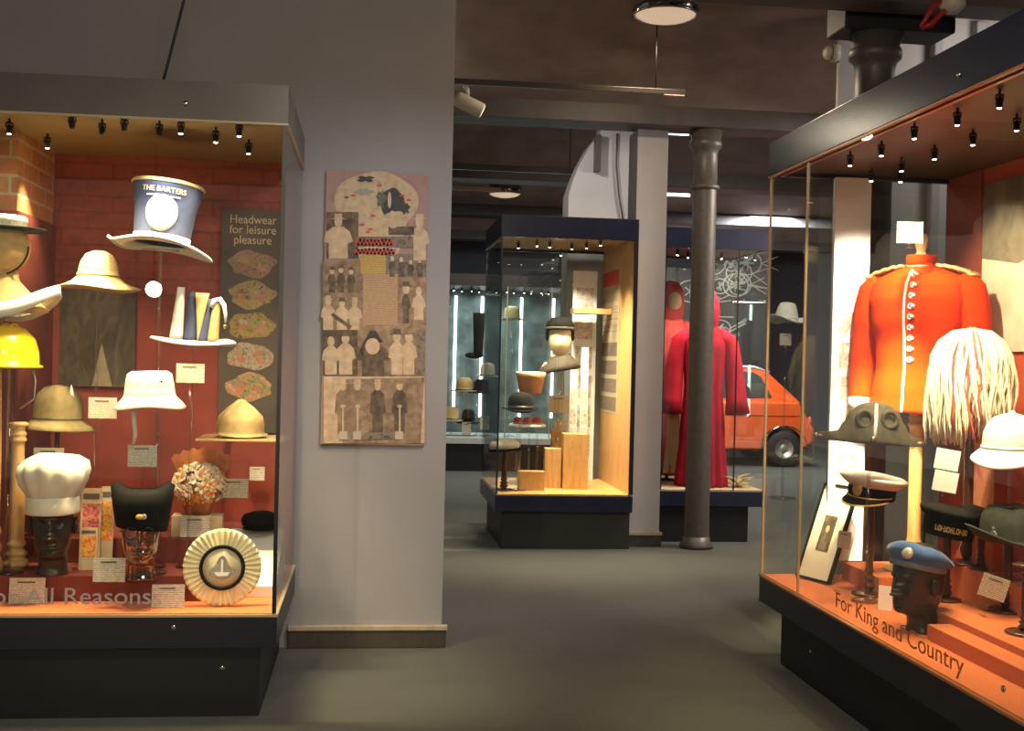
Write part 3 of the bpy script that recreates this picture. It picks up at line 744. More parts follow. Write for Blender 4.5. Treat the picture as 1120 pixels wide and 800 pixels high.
# --- tilted white board and dark flat cap behind the rosette
a0, a1 = PZ(244, 655, DECK), PZ(290, 640, DECK)
wbd = thing('display_wedge', 'white sloping display wedge behind the rosette', 'display stand', (-.475, 5.12, DECK))
MB().prism([(-.24, 0), (.26, 0), (.26, .20), (.20, .215), (-.24, .045)], -.115, .115, 'x').build('wedge', mat('white_board', (.72, .68, .60), .6), wbd, bevel=.002)
p = PY(277, 574, 5.30)
fc = thing('flat_cap', 'black flat cap lying on top of the white wedge', 'cap', (-.462, 5.335, DECK+.218), rz=.1)
MB().lathe([(.068, 0), (.082, .012), (.086, .035), (.075, .055), (.04, .066), (.002, .068)], 36, sy=1.1).build('cap_body', blackfelt, fc, True, solid=.003)
MB().lathe([(.075, .004), (.10, -.0), (.10, .003), (.075, .010)], 28, sx=.8, fn=lambda x, y, z, r, a: (x, -abs(y)-.02, z)).build('peak', blackfelt, fc, True)
# --- colourful picture booklets between the heads
def booklet(label, u0, u1, v0, y, m, lean=-.12, zs=S1):
    p = PY((u0+u1)/2, v0, y); w, h = px_w(p, u1-u0), p.z-zs
    t = thing('booklet', label, 'booklet', (p.x, p.y, zs+.001), rot=(lean, 0, .05), group='picture booklets between the heads')
    MB().box(-w/2, 0, 0, w/2, .006, h).build('cover', mat('booklet_tan', (.48, .36, .22), .6), t)
    MB().box(-w*.40, -.001, h*.32, w*.40, 0, h*.80).build('picture', m, t)
    MB().box(-w*.40, -.001, h*.86, w*.38, 0, h*.93).build('heading', mat('heading_ink', (.1, .07, .06)), t)
    return t, w, h
fl1 = ramp_mat('red_flower_print', [(.10, .04, .03), (.45, .05, .05), (.62, .25, .18), (.12, .14, .04)], 30, distort=2)
fl2 = ramp_mat('yellow_flower_print', [(.05, .03, .02), (.72, .42, .04), (.60, .08, .04), (.16, .2, .05)], 30, distort=2)
booklet('tan booklet with a dark red flower picture beside the chef hat', 88, 110, 535, 5.0, fl1)
booklet('taller cream booklet with red and yellow pictures beside the black cap', 110, 124, 533, 5.03, fl2)
t, w, h = booklet('small booklet with a yellow flower in front of the tan booklet', 87, 106, 578, 4.92, fl2)
# --- caption cards
def card(label, u0, v0, u1, v1, y, **kw):
    p = PY((u0+u1)/2, v1, y); return label_card(label, p, px_w(p, u1-u0), px_w(p, v1-v0), **kw)
def card_on(label, u0, v0, u1, v1, z, **kw):
    p = PZ((u0+u1)/2, v1, z); return label_card(label, p, px_w(p, u1-u0), px_w(p, v1-v0), tilt=-.1, **kw)
card('caption card hung under the jester cap', 193, 398, 223, 419, 4.93, foot=S1)
card('caption card between the cloche and the bucket hat', 97, 435, 127, 458, 4.93, foot=S1)
card('caption card under the bucket hat', 140, 487, 171, 511, 4.83, foot=S1)
card('caption card under the olive cloche', 37, 490, 69, 514, 5.0, foot=S1)
card('caption card beside the flower bonnet', 240, 524, 271, 545, 5.22, foot=S2)
card('small faded caption card on the red back panel beneath the ranger hat', 273, 511, 289, 526, 5.55, foot=DECK)
card_on('caption card leaning at the foot of the glass head', 102, 611, 136, 637, S1+.001)
pq = PY(29, 656, 4.755); label_card('caption card standing at the foot of the chef head', Vector((pq.x, 4.755, DECK+.001)), .132, .098, tilt=-.1)
card_on('caption card leaning beside the rosette', 166, 640, 201, 665, DECK+.001)
card('white caption card in front of the flower bonnet block', 197, 565, 229, 588, p.y-.25 if False else PZ(214, 588, S2).y-.03, m=card_m)
card('folded caption card behind the wooden post', -6, 466, 16, 490, 5.15, foot=S2)
# --- dark photo panel and headwear text panel on the back wall
a, b_ = PY(66, 316, LY1-.045), PY(147, 424, LY1-.045)
pp = thing('wall_photograph', 'dark brown photograph panel on the back wall behind the straw hat', 'picture panel', ((a.x+b_.x)/2, LY1-.045, b_.z))
wv, hv = b_.x-a.x, a.z-b_.z
MB().box(-wv/2, -.004, 0, wv/2, .008, hv).build('panel', ramp_mat('brown_photo', [(.018, .011, .006), (.045, .030, .015), (.085, .058, .03)], 6, distort=1.5, stretch=(3, 1, 1)), pp)
tt = MB().prism([(-.02, .002), (.02, .20), (.07, .002)], -.0055, -.0045); tt.build('tent_picture', ramp_mat('tent_print', [(.16, .12, .07), (.26, .20, .12)], 20), pp)
a, b_ = PY(243, 229, LY1-.045), PY(306, 474, LY1-.045)
hp = thing('text_panel', 'tall dark panel headed Headwear for leisure pleasure', 'text panel', ((a.x+b_.x)/2, LY1-.045, b_.z))
wv, hv = b_.x-a.x, a.z-b_.z
MB().box(-wv/2, -.004, 0, wv/2, .008, hv).build('panel', ramp_mat('charcoal_print', [(.055, .040, .028), (.075, .055, .038)], 5), hp)
for i, s in enumerate(('Headwear', 'for leisure', 'pleasure')):
    text('lettering', s, .056, mat('tan_print', (.58, .40, .22), .7), hp, (0, -.0055, hv-.062-.047*i), ext=.0008, sx=.92)
arts = [ramp_mat('art_%d' % i, c, 22, distort=2) for i, c in enumerate([
    [(.05, .04, .03), (.22, .19, .13), (.30, .10, .05), (.10, .11, .06)], [(.06, .05, .02), (.32, .22, .08), (.16, .12, .05)],
    [(.05, .05, .02), (.28, .20, .05), (.12, .10, .04)], [(.06, .06, .05), (.30, .29, .22), (.30, .12, .07), (.12, .13, .10)], [(.05, .07, .03), (.15, .20, .08), (.42, .16, .08), (.35, .32, .25)]])]
skin = mat('printed_skin', (.36, .14, .07), .7, var=.2, vs=60)
for i in range(5):
    zc, rx, rz_ = hv-.25-i*.142, wv*.37, .062
    poly = [(rx*(1+.10*math.sin(3*q+i)+.06*math.sin(7*q))*math.cos(q), zc+rz_*(1+.12*math.sin(4*q+2*i))*math.sin(q)) for q in [2*PI*j/40 for j in range(40)]]
    o = MB().prism(poly, -.0055, -.0042).build('picture', arts[i], hp)
    for s in (-1, 1):
        f = MB().prism([(s*.042+.017*math.cos(q), zc-.012+.022*math.sin(q)) for q in [2*PI*j/20 for j in range(20)]], -.0062, -.0056).build('printed_face', skin, o)
        MB().prism([(s*.042+.030*math.cos(q), zc+.008+.020*max(-.2, math.sin(q))) for q in [2*PI*j/20 for j in range(20)]], -.0068, -.0063).build('printed_hat', arts[(i+1+(s > 0)) % 5], o)

# ================================================================== WALL POSTER
QY = 5.70
a, b_ = PY(352, 187, QY), PY(466, 487, QY)
base = PY(406, 487, QY)
po = thing('poster', 'tall sepia collage poster of people in hats on the grey wall', 'poster', (base.x, QY, base.z))
def Q(u, v):
    u = u+(v-340)*.0235*0; p = PY(u, v, QY); return (p.x-base.x, p.z-base.z)
x0, x1, zz0, zz1 = Q(349, 480)[0], Q(466, 480)[0], 0, Q(410, 188)[1]
x0 = Q(355, 340)[0]-.006; x1 = Q(466, 340)[0]
MB().box(x0, 0, 0, x1, .012, zz1).build('panel', mauve, po, bevel=.001)
LV = {'n': 0}
def flat(poly, m, nm, lvl=1, parent=None):
    LV['n'] += 1; y = -.0008*lvl-.000012*LV['n']
    return MB().prism([Q(u, v) for (u, v) in poly], y-.0007, y).build(nm, m, parent or po)
def ell(u, v, ru, rv, n=36, wob=0, k=3): return [(u+ru*math.cos(q)*(1+wob*math.sin(k*q+u)), v+rv*math.sin(q)*(1+wob*math.sin((k+2)*q+v))) for q in [2*PI*j/n for j in range(n)]]
def rect(u0, v0, u1, v1): return [(u0, v0), (u1, v0), (u1, v1), (u0, v1)]
flat(rect(356, 285, 465, 486), sepia_m, 'backdrop_print')
flat(ell(411, 222, 46, 34, 48, .03), mapcream, 'map_print', 1)
flat([(375, 235), (447, 235), (440, 262), (432, 290), (395, 290), (388, 262)], mapcream, 'map_print', 2)
flat(ell(429, 222, 13, 16, 30, .06), mat('print_black', (.03, .028, .03), .6, var=.4, vs=60), 'wreath_print', 3)
flat(ell(426, 219, 2, 9, 16), mat('print_pale', (.50, .42, .33), .6), 'wreath_highlight', 4)
flat(ell(417, 218, 5, 9, 20, .3, 5), mat('print_green', (.10, .12, .06), .6, var=.4, vs=80), 'leaf_print', 4)
flat(ell(432, 235, 9, 4, 20, .2, 5), mapcream, 'leaf_print', 4)
flat(ell(400, 196, 9, 3, 20, .35, 4), mat('print_black', ()), 'bird_print', 3)
flat(ell(398, 210, 10, 4, 24, .2, 4), mat('print_sage', (.30, .30, .20), .6), 'map_patch', 3)
flat(ell(443, 228, 5, 6, 20, .3, 5), mat('print_black', ()), 'leaf_print', 3)
for (u, v) in ((379, 216), (386, 214), (408, 236), (396, 246), (405, 251), (440, 214), (447, 219), (415, 203), (402, 254)):
    flat(ell(u, v, 3, 1.2, 10, .3), sepia_d if (u+v) % 2 else redp, 'map_mark', 4)
fr = random.Random(11)
def man(u, vt, vb, w, body, hat=None, lvl=3, legs=False, face=sepia_l, pole=False):
    """printed standing figure: coat with sleeves, head, hat"""
    h = vb-vt; hd = h*.16 if not legs else h*.11
    sh = vt+hd*2.1
    o = flat([(u-w*.18, sh-hd*.3), (u+w*.18, sh-hd*.3), (u+w*.44, sh+hd*.4), (u+w*.56, vt+h*.62), (u+w*.36, vt+h*.66), (u+w*.36, vb), (u-w*.36, vb), (u-w*.36, vt+h*.66), (u-w*.56, vt+h*.62), (u-w*.44, sh+hd*.4)], body, 'printed_person', lvl)
    flat(ell(u, vt+hd*1.1, hd*.55, hd*.8, 18), face, 'printed_face', lvl+1, o)
    if hat: flat([(u-hd*1.1, vt+hd*.75), (u-hd*.55, vt+hd*.6), (u-hd*.5, vt), (u+hd*.5, vt), (u+hd*.55, vt+hd*.6), (u+hd*1.1, vt+hd*.75)], hat, 'printed_hat', lvl+2, o)
    if pole:
        flat(rect(u-w*.05, vt+h*.5, u+w*.07, vb+2), sepia_l, 'printed_pole', lvl+2, o)
        flat(ell(u, vt+h*.5, w*.18, 2, 12), sepia_l, 'printed_hands', lvl+3, o)
    return o
flat(rect(357, 232, 392, 283), sepia_d, 'photo_print', 2)
man(370, 234, 283, 29, sepia_l, sepia_l); man(459, 234, 285, 19, sepia_l, sepia_l)
flat(rect(425, 248, 453, 257), sepia_d, 'photo_print', 4); flat(rect(422, 259, 452, 271), grey_print, 'photo_print', 4)
flat(ell(430, 246, 5, 4, 16), sepia_l, 'printed_hat', 5)
for (vv, uu0, uu1) in ((265, 390, 430), (275, 388, 433)):   # red brush script title, unreadable in the photograph
    pts = []; n = int((uu1-uu0)/2)
    for i in range(n+1): pts.append((uu0+2*i, vv+(4.4 if i % 2 else -3.6)*(.6+.4*fr.random())))
    rb = MB()
    for (pa, pb) in zip(pts, pts[1:]):
        (xa, za), (xb, zb) = Q(*pa), Q(*pb); rb.prism([(xa-.006, za), (xa+.006, za), (xb+.006, zb), (xb-.006, zb)], -.006, -.0054)
    rb.build('title', mat('title_red', (.50, .07, .045), .6), po, label='red script title')
flat(rect(388, 259, 434, 270), mat('print_shadow_rose', (.22, .10, .08), .6, var=.3, vs=50), 'title_ground', 3)
yb = text_card_mat('yellow_text_print', (.50, .33, .10), (.30, .18, .06), .011)
tb = text_card_mat('tan_text_print', (.42, .28, .16), (.26, .16, .09), .011)
flat(rect(394, 279, 422, 300), yb, 'text_print', 4); flat(rect(397, 300, 435, 356), tb, 'text_print', 3)
photos = [((352, 286, 394, 320), sepia_m), ((350, 321, 401, 361), sepia_m), ((422, 278, 466, 303), grey_print), ((436, 305, 466, 356), sepia_m),
          ((350, 361, 391, 411), sepia_d), ((391, 358, 428, 412), sepia_m), ((427, 355, 455, 411), sepia_m), ((455, 361, 465, 411), grey_print)]
for (r_, m_) in photos: flat(rect(max(353, r_[0]), r_[1], r_[2], r_[3]), m_, 'photo_print', 2)
for u in (363, 373, 384): man(u, 288+fr.uniform(0, 5), 320, 9, sepia_d, sepia_d)
for u in (359, 374, 388): man(u, 322+fr.uniform(0, 4), 361, 15, sepia_l, sepia_d if u == 374 else sepia_l)
flat([(362, 345), (364, 342), (385, 357), (383, 360)], sepia_d, 'printed_strap', 6)
for u in (429, 439, 449, 459): man(u, 279+fr.uniform(0, 5), 303, 8, sepia_d, None)
man(444, 308, 354, 9, sepia_d, sepia_d); man(458, 312, 350, 14, sepia_l, None)
man(362, 366, 410, 18, sepia_l, None); man(378, 362, 410, 20, sepia_l, sepia_d)
man(408, 362, 412, 34, sepia_d, None)
flat([(393, 384), (399, 372), (405, 362), (411, 362), (416, 370), (419, 374), (398, 378), (398, 390)], mat('print_black', ()), 'printed_bonnet', 6)
flat(ell(407.5, 379, 8, 9, 22), sepia_l, 'printed_face', 7)
for u, t_ in ((434, 1), (447, 0)): man(u, 360, 410, 17, sepia_l, sepia_d if t_ else sepia_m)
bigp = flat(rect(354, 412, 464.5, 485), sepia_l, 'photo_print', 3)
flat([(372, 415), (464, 413), (460, 485), (375, 485)], sepia_m, 'photo_ground', 4)
for (u, m_) in ((375, sepia_m), (391, sepia_m), (413, sepia_d), (437, sepia_d)): man(u, 415, 474, 16, m_, sepia_l if u < 420 else sepia_m, 5, True, pole=u != 413)
for u in (375, 390, 436): flat(rect(u-4, 472, u+5, 481), mat('print_pale', ()), 'printed_block', 9)
flat([(398, 474), (432, 472), (434, 480), (398, 481)], grey_print, 'printed_ground', 8)

# ================================================================== RIGHT CASE (military)
RX0, RX1, RY0, RY1 = 1.855, 2.76, 2.2, 5.43
RHB, RHT = 2.285, 2.445
RC = thing('display_case', 'long glass display case holding the scarlet tunic', 'display case', ((RX0+RX1)/2, (RY0+RY1)/2, 0))
loc_box(RC, RX0+.08, RY0, 0, RX1-.02, RY1-.07, .28).build('plinth', plinth_black, RC, bevel=.004)
loc_box(RC, RX0-.006, RY0, .28, RX1, RY1+.006, DECK-.012).build('base_box', mat('navy_black_base', ()), RC, bevel=.004)
loc_box(RC, RX0+.008, RY0, DECK-.012, RX1-.02, RY1-.008, DECK).build('deck', deck_m, RC)
hd = MB(); loc_box(RC, RX0-.008, RY0, RHB, RX0+.02, RY1+.008, RHT, hd); loc_box(RC, RX0+.02, RY1-.02, RHB, RX1, RY1+.008, RHT, hd)
loc_box(RC, RX0+.02, RY0, RHT-.02, RX1, RY1-.02, RHT, hd)
hd.build('header', navy, RC, bevel=.004)
loc_box(RC, RX0+.02, RY0, RHB+.02, RX1, RY1-.02, RHB+.05).build('lamp_tray', mat('dark_brown_tray', (.055, .032, .018), .5, var=.1, vs=6), RC)
loc_box(RC, RX0, 4.955, DECK, RX0+.006, RY1, RHB).build('glass_pane', glass, RC)
loc_box(RC, RX0, RY0, DECK, RX0+.006, 4.945, RHB).build('glass_pane', glass, RC)
loc_box(RC, RX0+.006, RY1-.006, DECK, RX1-.02, RY1, RHB).build('glass_pane', glass, RC)
for b in ((RX0-.002, 4.946, DECK, RX0+.008, 4.954, RHB), (RX0-.002, RY1-.008, DECK, RX0+.008, RY1+.002, RHB)): loc_box(RC, *b).build('glass_edge', mat('glass_edge_gold', (.62, .46, .24), .25), RC)
for b in ((RX0-.009, RY0, DECK-.012, RX0+.008, RY1+.008, DECK-.004), (RX0-.010, RY0, RHB-.008, RX0+.006, RY1+.008, RHB-.001), (RX0+.03, RY0, RHB-.006, RX0+.045, RY1-.05, RHB+.018)):
    loc_box(RC, *b).build('glazing_strip', mat('glazing_strip_copper', (.50, .22, .09), .3, .4), RC)
loc_box(RC, RX1-.02, RY0, DECK, RX1, 5.10, RHT-.02).build('back_panel', redback, RC)
loc_box(RC, RX1-.03, 5.10, DECK, RX1, RY1, RHT-.02).build('corner_post', mat('rust_red_post', (.26, .045, .018), .8, var=.1), RC)
# stepped red blocks along the deck
step1, step2 = .49, .475
loc_box(RC, 2.13, RY0, DECK, 2.40, 4.40, step1).build('step', deck_m, RC, bevel=.002)
loc_box(RC, 2.40, RY0, DECK, RX1-.021, 4.72, .60).build('step', deck_m, RC, bevel=.002)
loc_box(RC, 2.20, 4.90, DECK, RX1-.021, 5.30, .49).build('step', deck_m, RC, bevel=.002)
loc_box(RC, 2.04, RY0, DECK, 2.13, 4.12, .465).build('step', deck_m, RC, bevel=.002)
for (u, v) in ((989, 687), (1098, 754)):
    p = PX(u, v, RX0-.008); MB().lathe([(.010, 0), (.010, .004), (.004, .006)], 16, cap0=True, cap1=True).build('lock', chrome, RC, True, loc=p-RC.location, rot=(0, -PI/2, 0))
p = PX(1049, 82, RX0-.010); MB().lathe([(.010, 0), (.010, .004), (.004, .006)], 16, cap0=True, cap1=True).build('lock', chrome, RC, True, loc=p-RC.location, rot=(0, -PI/2, 0))
p = PX(887, 713, RX0+.08); MB().lathe([(.010, 0), (.010, .004), (.004, .006)], 16, cap0=True, cap1=True).build('lock', brass, RC, True, loc=p-RC.location, rot=(0, -PI/2, 0))
rspots = [PZ(u, v, RHB-.03) for (u, v) in ((930, 179), (964, 168), (986, 185), (1000, 149), (1022, 172), (1064, 156), (1093, 115), (1047, 134), (1112, 140), (985, 197), (953, 196))]
spotlights(RC, [q for q in rspots if q.y < RY1-.05], RHB+.02)
# lettering along the front glass
pa, pb = PX(913, 677, RX0-.001), PX(1054, 742, RX0-.001)
o = text('lettering', 'For King and Country', .088, letterred, RC, (RX0-.0012-RC.location.x, pa.y-RC.location.y, DECK+.035), rot=(PI/2, 0, -PI/2), align='LEFT', sx=1, label='rust title lettering on the glass')
wid = max(v.co.x for v in o.data.vertices); s_ = (pa.y-pb.y)/wid
for v in o.data.vertices: v.co.x *= s_

# --- scarlet tunic on a stand
TP = Vector((PY(1003, 450, 5.07).x, 5.07, 0)); TZ = PY(1000, 452, 5.0).z
tb_ = thing('dress_form', 'headless dress form with a wooden neck knob inside the scarlet tunic', 'dress form', (TP.x, TP.y, .49), rz=-.55)
zt0 = TZ-.49
MB().lathe([(.13, 0), (.13, .012), (.05, .03), (.034, .05)], 28, cap0=True, cap1=True).build('base', turned, tb_, True)
pr = []
for i in range(81):
    q = i/80; rr = .029
    for c, w, a in ((.05, .03, .4), (.12, .02, .3), (.80, .012, .5), (.84, .010, .4), (.88, .012, .55)): rr += .022*a*math.exp(-((q-c)/w)**2)
    pr.append((rr, .03+(zt0+.10-.03)*q))
MB().lathe(pr, 24, cap0=True, cap1=True).build('pole', turned, tb_, True)
MB().lathe([(.045, zt0+.60), (.055, zt0+.64), (.054, zt0+.695), (.050, zt0+.70), (.026, zt0+.705), (.018, zt0+.72), (.026, zt0+.745), (.030, zt0+.77), (.022, zt0+.80), (.002, zt0+.806)], 24, cap0=True).build('neck_knob', turned, tb_, True)
tu = thing('tunic', 'scarlet military tunic with white front piping and gold shoulder cords', 'tunic', (TP.x, TP.y, TZ), rz=-.85)
TT = [(0, .215, .145, 0), (.08, .20, .138, 0), (.20, .182, .125, 0), (.30, .188, .130, 0), (.42, .212, .142, 0), (.50, .222, .140, 0), (.565, .216, .126, .004), (.605, .185, .105, .008), (.632, .120, .080, .010), (.645, .072, .066, .010), (.665, .062, .060, .010)]
rr = []
def tors(t, a, off=0):
    rx, ry, cy = lerp_tab(TT, t); rx += off; ry += off
    c, s = math.cos(a), math.sin(a); e = .82
    fold = .004*math.sin(9*a+6*t)*max(0, 1-t/.25)
    return (math.copysign(abs(c)**e, c)*(rx+fold), cy+math.copysign(abs(s)**e, s)*(ry+fold), t)
for i in range(45):
    t = .665*i/44; rr.append([tors(t, 2*PI*j/56) for j in range(56)])
MB().rings(rr, True, False, False).build('body', tunic_m, tu, True, solid=.004)
for s in (-1, 1):
    pts = [(s*.180, .005, .590), (s*.224, .006, .545), (s*.246, .008, .44), (s*.258, .008, .33), (s*.262, -.006, .22), (s*.258, -.030, .12), (s*.250, -.052, .045)]
    rd_ = [.050, .066, .066, .060, .056, .051, .048]
    P2, R2 = [], []
    for i in range(25):
        q = i/24*(len(pts)-1); k0 = min(int(q), len(pts)-2); f = q-k0
        P2.append(tuple(a+(b-a)*f for a, b in zip(pts[k0], pts[k0+1]))); R2.append((rd_[k0]+(rd_[k0+1]-rd_[k0])*f)*(1+.03*math.sin(i*2.1)*(1 if 6 < i < 20 else 0)))
    sl = MB().tube(P2, R2, 24).build('sleeve', tunic_m, tu, True)
    MB().tube([(s*.250, -.052, .055), (s*.248, -.060, .005)], .0495, 24).build('cuff', white_felt, sl, True, label='white cuff')
    ep = MB()
    e0, e1 = Vector((s*.080, -.005, .645)), Vector((s*.232, .004, .606))
    for w_ in (-.022, 0, .022):
        ep.tube([e0.lerp(e1, i/12)+Vector((0, w_+.004*math.sin(i*2.0+w_*90), .010+.006*math.sin(PI*i/12)+.003*math.cos(i*2.0))) for i in range(13)], .0095, 8)
    ep.torus(.022, .009, (s*.232, .003, .610), 20, 8)
    ep.build('shoulder_cord', brassy, tu, True, label='gold shoulder cord')
co = MB().lathe([(.066, .645), (.064, .70), (.061, .702)], 32, c=(0, .010, 0)).build('collar', tunic_m, tu, True, solid=.005)
MB().lathe([(.070, .648), (.070, .656)], 32, c=(0, .010, 0)).build('collar_braid', brassy, co, True, solid=.003)
fa = -PI/2
pip = [Vector(tors(.665*i/40, fa-.02, .006)) for i in range(0, 41)]
MB().tube([q for q in pip if q.z < .648], .0062, 8).build('front_piping', card_w, tu, True, label='white piping down the front')
for i in range(9):
    z = .235+i*.047; q = Vector(tors(z, fa+.085, .006))
    b1 = MB()._ell(q, (.010, .007, .009), 14, 8).build('button', card_w, tu, True, label='white button')
    MB().torus(.010, .004, (q.x-.010, q.y+.001, q.z), 16, 6, axis='y').build('button_loop', card_w, b1, True)
p = PY(994, 266, 4.80)
label_card('blank white card propped on the wooden neck knob of the tunic', PY(995, 266, 4.86), .108, .090, rz=-.2, m=card_w, foot=PY(995, 266, 4.86).z-.02)

# --- tall white text panel in the far corner
a, b_ = PY(914, 194, 5.33), PY(946, 470, 5.33)
wp = thing('text_panel', 'tall narrow white panel printed with small photographs beside the tunic', 'text panel', ((a.x+b_.x)/2, 5.33, .49))
wv = b_.x-a.x; hv = a.z-.49
MB().box(-wv/2, -.006, 0, wv/2, .006, hv).build('panel', mat('white_panel', (.86, .84, .80), .6, var=.02), wp)
pm_ = ramp_mat('faded_photo_print', [(.35, .26, .2), (.62, .52, .42), (.80, .74, .66)], 30, distort=1)
for (z0, z1, xa, xb) in ((1.20, 1.30, -.05, .05), (1.06, 1.16, -.055, .02), (.90, 1.02, -.05, .055), (.74, .86, -.04, .05), (.56, .70, -.055, .03), (.30, .50, -.05, .05)):
    MB().box(xa, -.007, z0, xb, -.006, z1).build('photo_print', pm_, wp)
# --- big picture on the back wall
a, b_ = PX(1079, 200, RX1-.021), PX(1120, 380, RX1-.021)
bp_ = thing('picture', 'large pale landscape picture fixed to the red back panel', 'picture', (RX1-.0205, a.y-.75, PX(1090, 385, RX1).z))
hv = PX(1090, 200, RX1-.02).z-bp_.location.z
MB().box(-.012, -.75, 0, 0, .75, hv).build('board', ramp_mat('landscape_print', [(.62, .50, .32), (.74, .64, .44), (.55, .46, .30)], 2.5, distort=1), bp_)
MB().prism([(-.75, hv), (.75, hv), (.75, hv*.56), (.45, hv*.50), (.1, hv*.60), (-.3, hv*.52), (-.75, hv*.62)], -.0135, -.0121, 'x').build('top_shade', ramp_mat('shade_print', [(.10, .08, .05), (.19, .15, .09), (.26, .2, .13)], 5, distort=1), bp_)  # shadow over the picture top, put into the colour
# --- bicorn hat
p = PY(951, 482, 4.78); k = mpp(p)
bi = thing('bicorn_hat', 'weathered black bicorn hat with a white cockade strap', 'hat', p, rz=-.15)
outl = [(-57, 3), (-52, 9), (-40, 7), (-32, 10), (-26, 20), (-20, 33), (-10, 40), (2, 43), (16, 41), (28, 34), (34, 22), (40, 10), (50, 3), (56, -2), (54, -6), (40, -5), (20, -2), (-10, 0), (-40, 0)]
for sgn, nm in ((-1, 'front_flap'), (1, 'back_flap')):
    rr = []
    N = 40
    for i in range(N+1):
        x = -57+114*i/N
        top = 0
        T_ = [(-57, 8), (-46, 9), (-34, 10), (-27, 20), (-20, 33), (-8, 41), (4, 43), (18, 40), (28, 33), (35, 19), (42, 8), (50, 3), (57, 2)]
        top = lerp_tab(T_, x)[0]*(1 if sgn < 0 else .96); bot = -3-3*max(0, x/57) + 3*max(0, -x/57)
        ring = []
        open_ = .075*max(0, 1-(x/50)**2)
        for j in range(11):
            q = j/10; z = bot+(top-bot)*q
            ring.append((x*k, sgn*(.004+open_*(1-q**2*.75)), z*k))
        rr.append(ring)
    MB().rings(rr, False, False, False).build(nm, bicorn_m, bi, True, solid=.006)
MB().tube([(4*k, -.036, 40*k), (2*k, -.066, 22*k), (-1*k, -.088, 5*k)], [.006, .007, .009], 8).build('cockade_strap', card_w, bi, True, label='white strap')
MB()._ell((-2*k, -.090, 3*k), (.012, .008, .010), 14, 8).build('button', brass, bi, True)
for u in (-10, 17): MB().torus(.030, .010, (u*k, -.062, 24*k), 24, 8, axis='y', sy=1.1).build('rosette_trim', bicorn_m, bi, True)
for s, xx, zz in ((-1, -54, 5), (1, 54, -1)): MB()._ell((xx*k, 0, zz*k), (.024, .008, .012), 14, 8).build('tip_tassel', brassy, bi, True, label='gold tipped corner')
hat_stand('slim clear stand under the bicorn hat', (p.x, p.y, DECK), p.z-DECK+.03, acrylic, .008, .06, .05)
# --- officer's white cap
p = PY(953, 545, 4.93); k = mpp(p)
oc = thing('officer_cap', 'white topped naval officer cap with a gold edged peak', 'cap', p, rot=(.0, .10, -1.0))
MB().lathe([(.093, .0), (.094, .004), (.096, .05), (.094, .054)], 44, sy=1.12).build('band', blackfelt, oc, True, solid=.004)
MB().lathe([(.095, .048), (.118, .062), (.140, .082), (.141, .092), (.12, .103), (.06, .110), (.002, .112)], 48, sy=1.08, fn=lambda x, y, z, r, a: (x, y, z+.012*(-y/.14))).build('crown', mat('white_cap_cotton', (.80, .78, .74), .8, var=.03), oc, True)
pk = []
for i in range(25):
    a = -PI+PI*i/24; w = math.sin(-a)
    pk.append([(.096*math.cos(a), 1.12*.096*math.sin(a), .006), (.10*math.cos(a), 1.12*.098*math.sin(a)-.022*w, .000), (.10*math.cos(a), 1.12*.098*math.sin(a)-.048*w, -.022*w+.002)])
pk_o = MB().rings(pk, False, False, False).build('peak', blackfelt, oc, True, solid=.003)
MB().tube([q[2] for q in pk[1:-1]], .0042, 8).build('peak_braid', brassy, pk_o, True, label='gold braid edge')
MB()._ell((0, -.112, .045), (.024, .007, .030), 18, 10).build('cap_badge', brassy, oc, True, label='gold cap badge')
MB().tube([(.098*math.cos(a), -1.13*.098*abs(math.sin(a)), .016-.006*abs(math.sin(a))) for a in [PI*i/16 for i in range(17)]], .004, 8).build('chin_strap', brassy, oc, True)
for s in (-1, 1): MB()._ell((s*.095, -.03, .016), (.006, .006, .006), 10, 6).build('side_button', brass, oc, True)
q = PZ(943, 661, DECK)
hat_stand('dark turned wooden stand under the white officer cap', (p.x, p.y, DECK), p.z-DECK+.07, darkwood, .012, .075, .06, 'turned')
# --- framed photograph
p = PZ(893, 634, DECK)
fp_ = thing('framed_photograph', 'narrow black framed portrait leaning back on the deck', 'framed photograph', (PZ(882, 630, DECK).x-.02, 5.24, DECK+.004), rot=(-.36, 0, -1.22))
w, h = .22, .46
fm = MB(); fm.box(-w/2, -.012, 0, -w/2+.009, .008, h); fm.box(w/2-.009, -.012, 0, w/2, .008, h); fm.box(-w/2+.009, -.012, 0, w/2-.009, .008, .009); fm.box(-w/2+.009, -.012, h-.009, w/2-.009, .008, h)
fm.build('frame', blackfelt, fp_)
MB().box(-w/2+.009, -.004, .009, w/2-.009, .004, h-.009).build('mount', mat('cream_mount', (.80, .74, .58), .7), fp_)
pc = MB().box(-.040, -.006, .14, .040, -.004, .31).build('photo_print', sepia_d, fp_, label='dark portrait photograph')
MB().prism([(-.026, .142), (.026, .142), (.022, .20), (.010, .225), (-.010, .225), (-.022, .20)], -.0068, -.0061).build('printed_coat', grey_print, pc)
MB().prism([(.012*math.cos(a), .245+.018*math.sin(a)) for a in [2*PI*i/20 for i in range(20)]], -.0072, -.0066).build('printed_face', sepia_l, pc)
MB().box(-.03, .008, .1, .03, .012, .30).build('strut', blackfelt, fp_)
# --- small card on wire next to the officer cap stand
label_card('cream caption card clipped beside the framed portrait', PY(922, 600, 4.98), .055, .075, rz=-.5, roll=.12, foot=DECK)
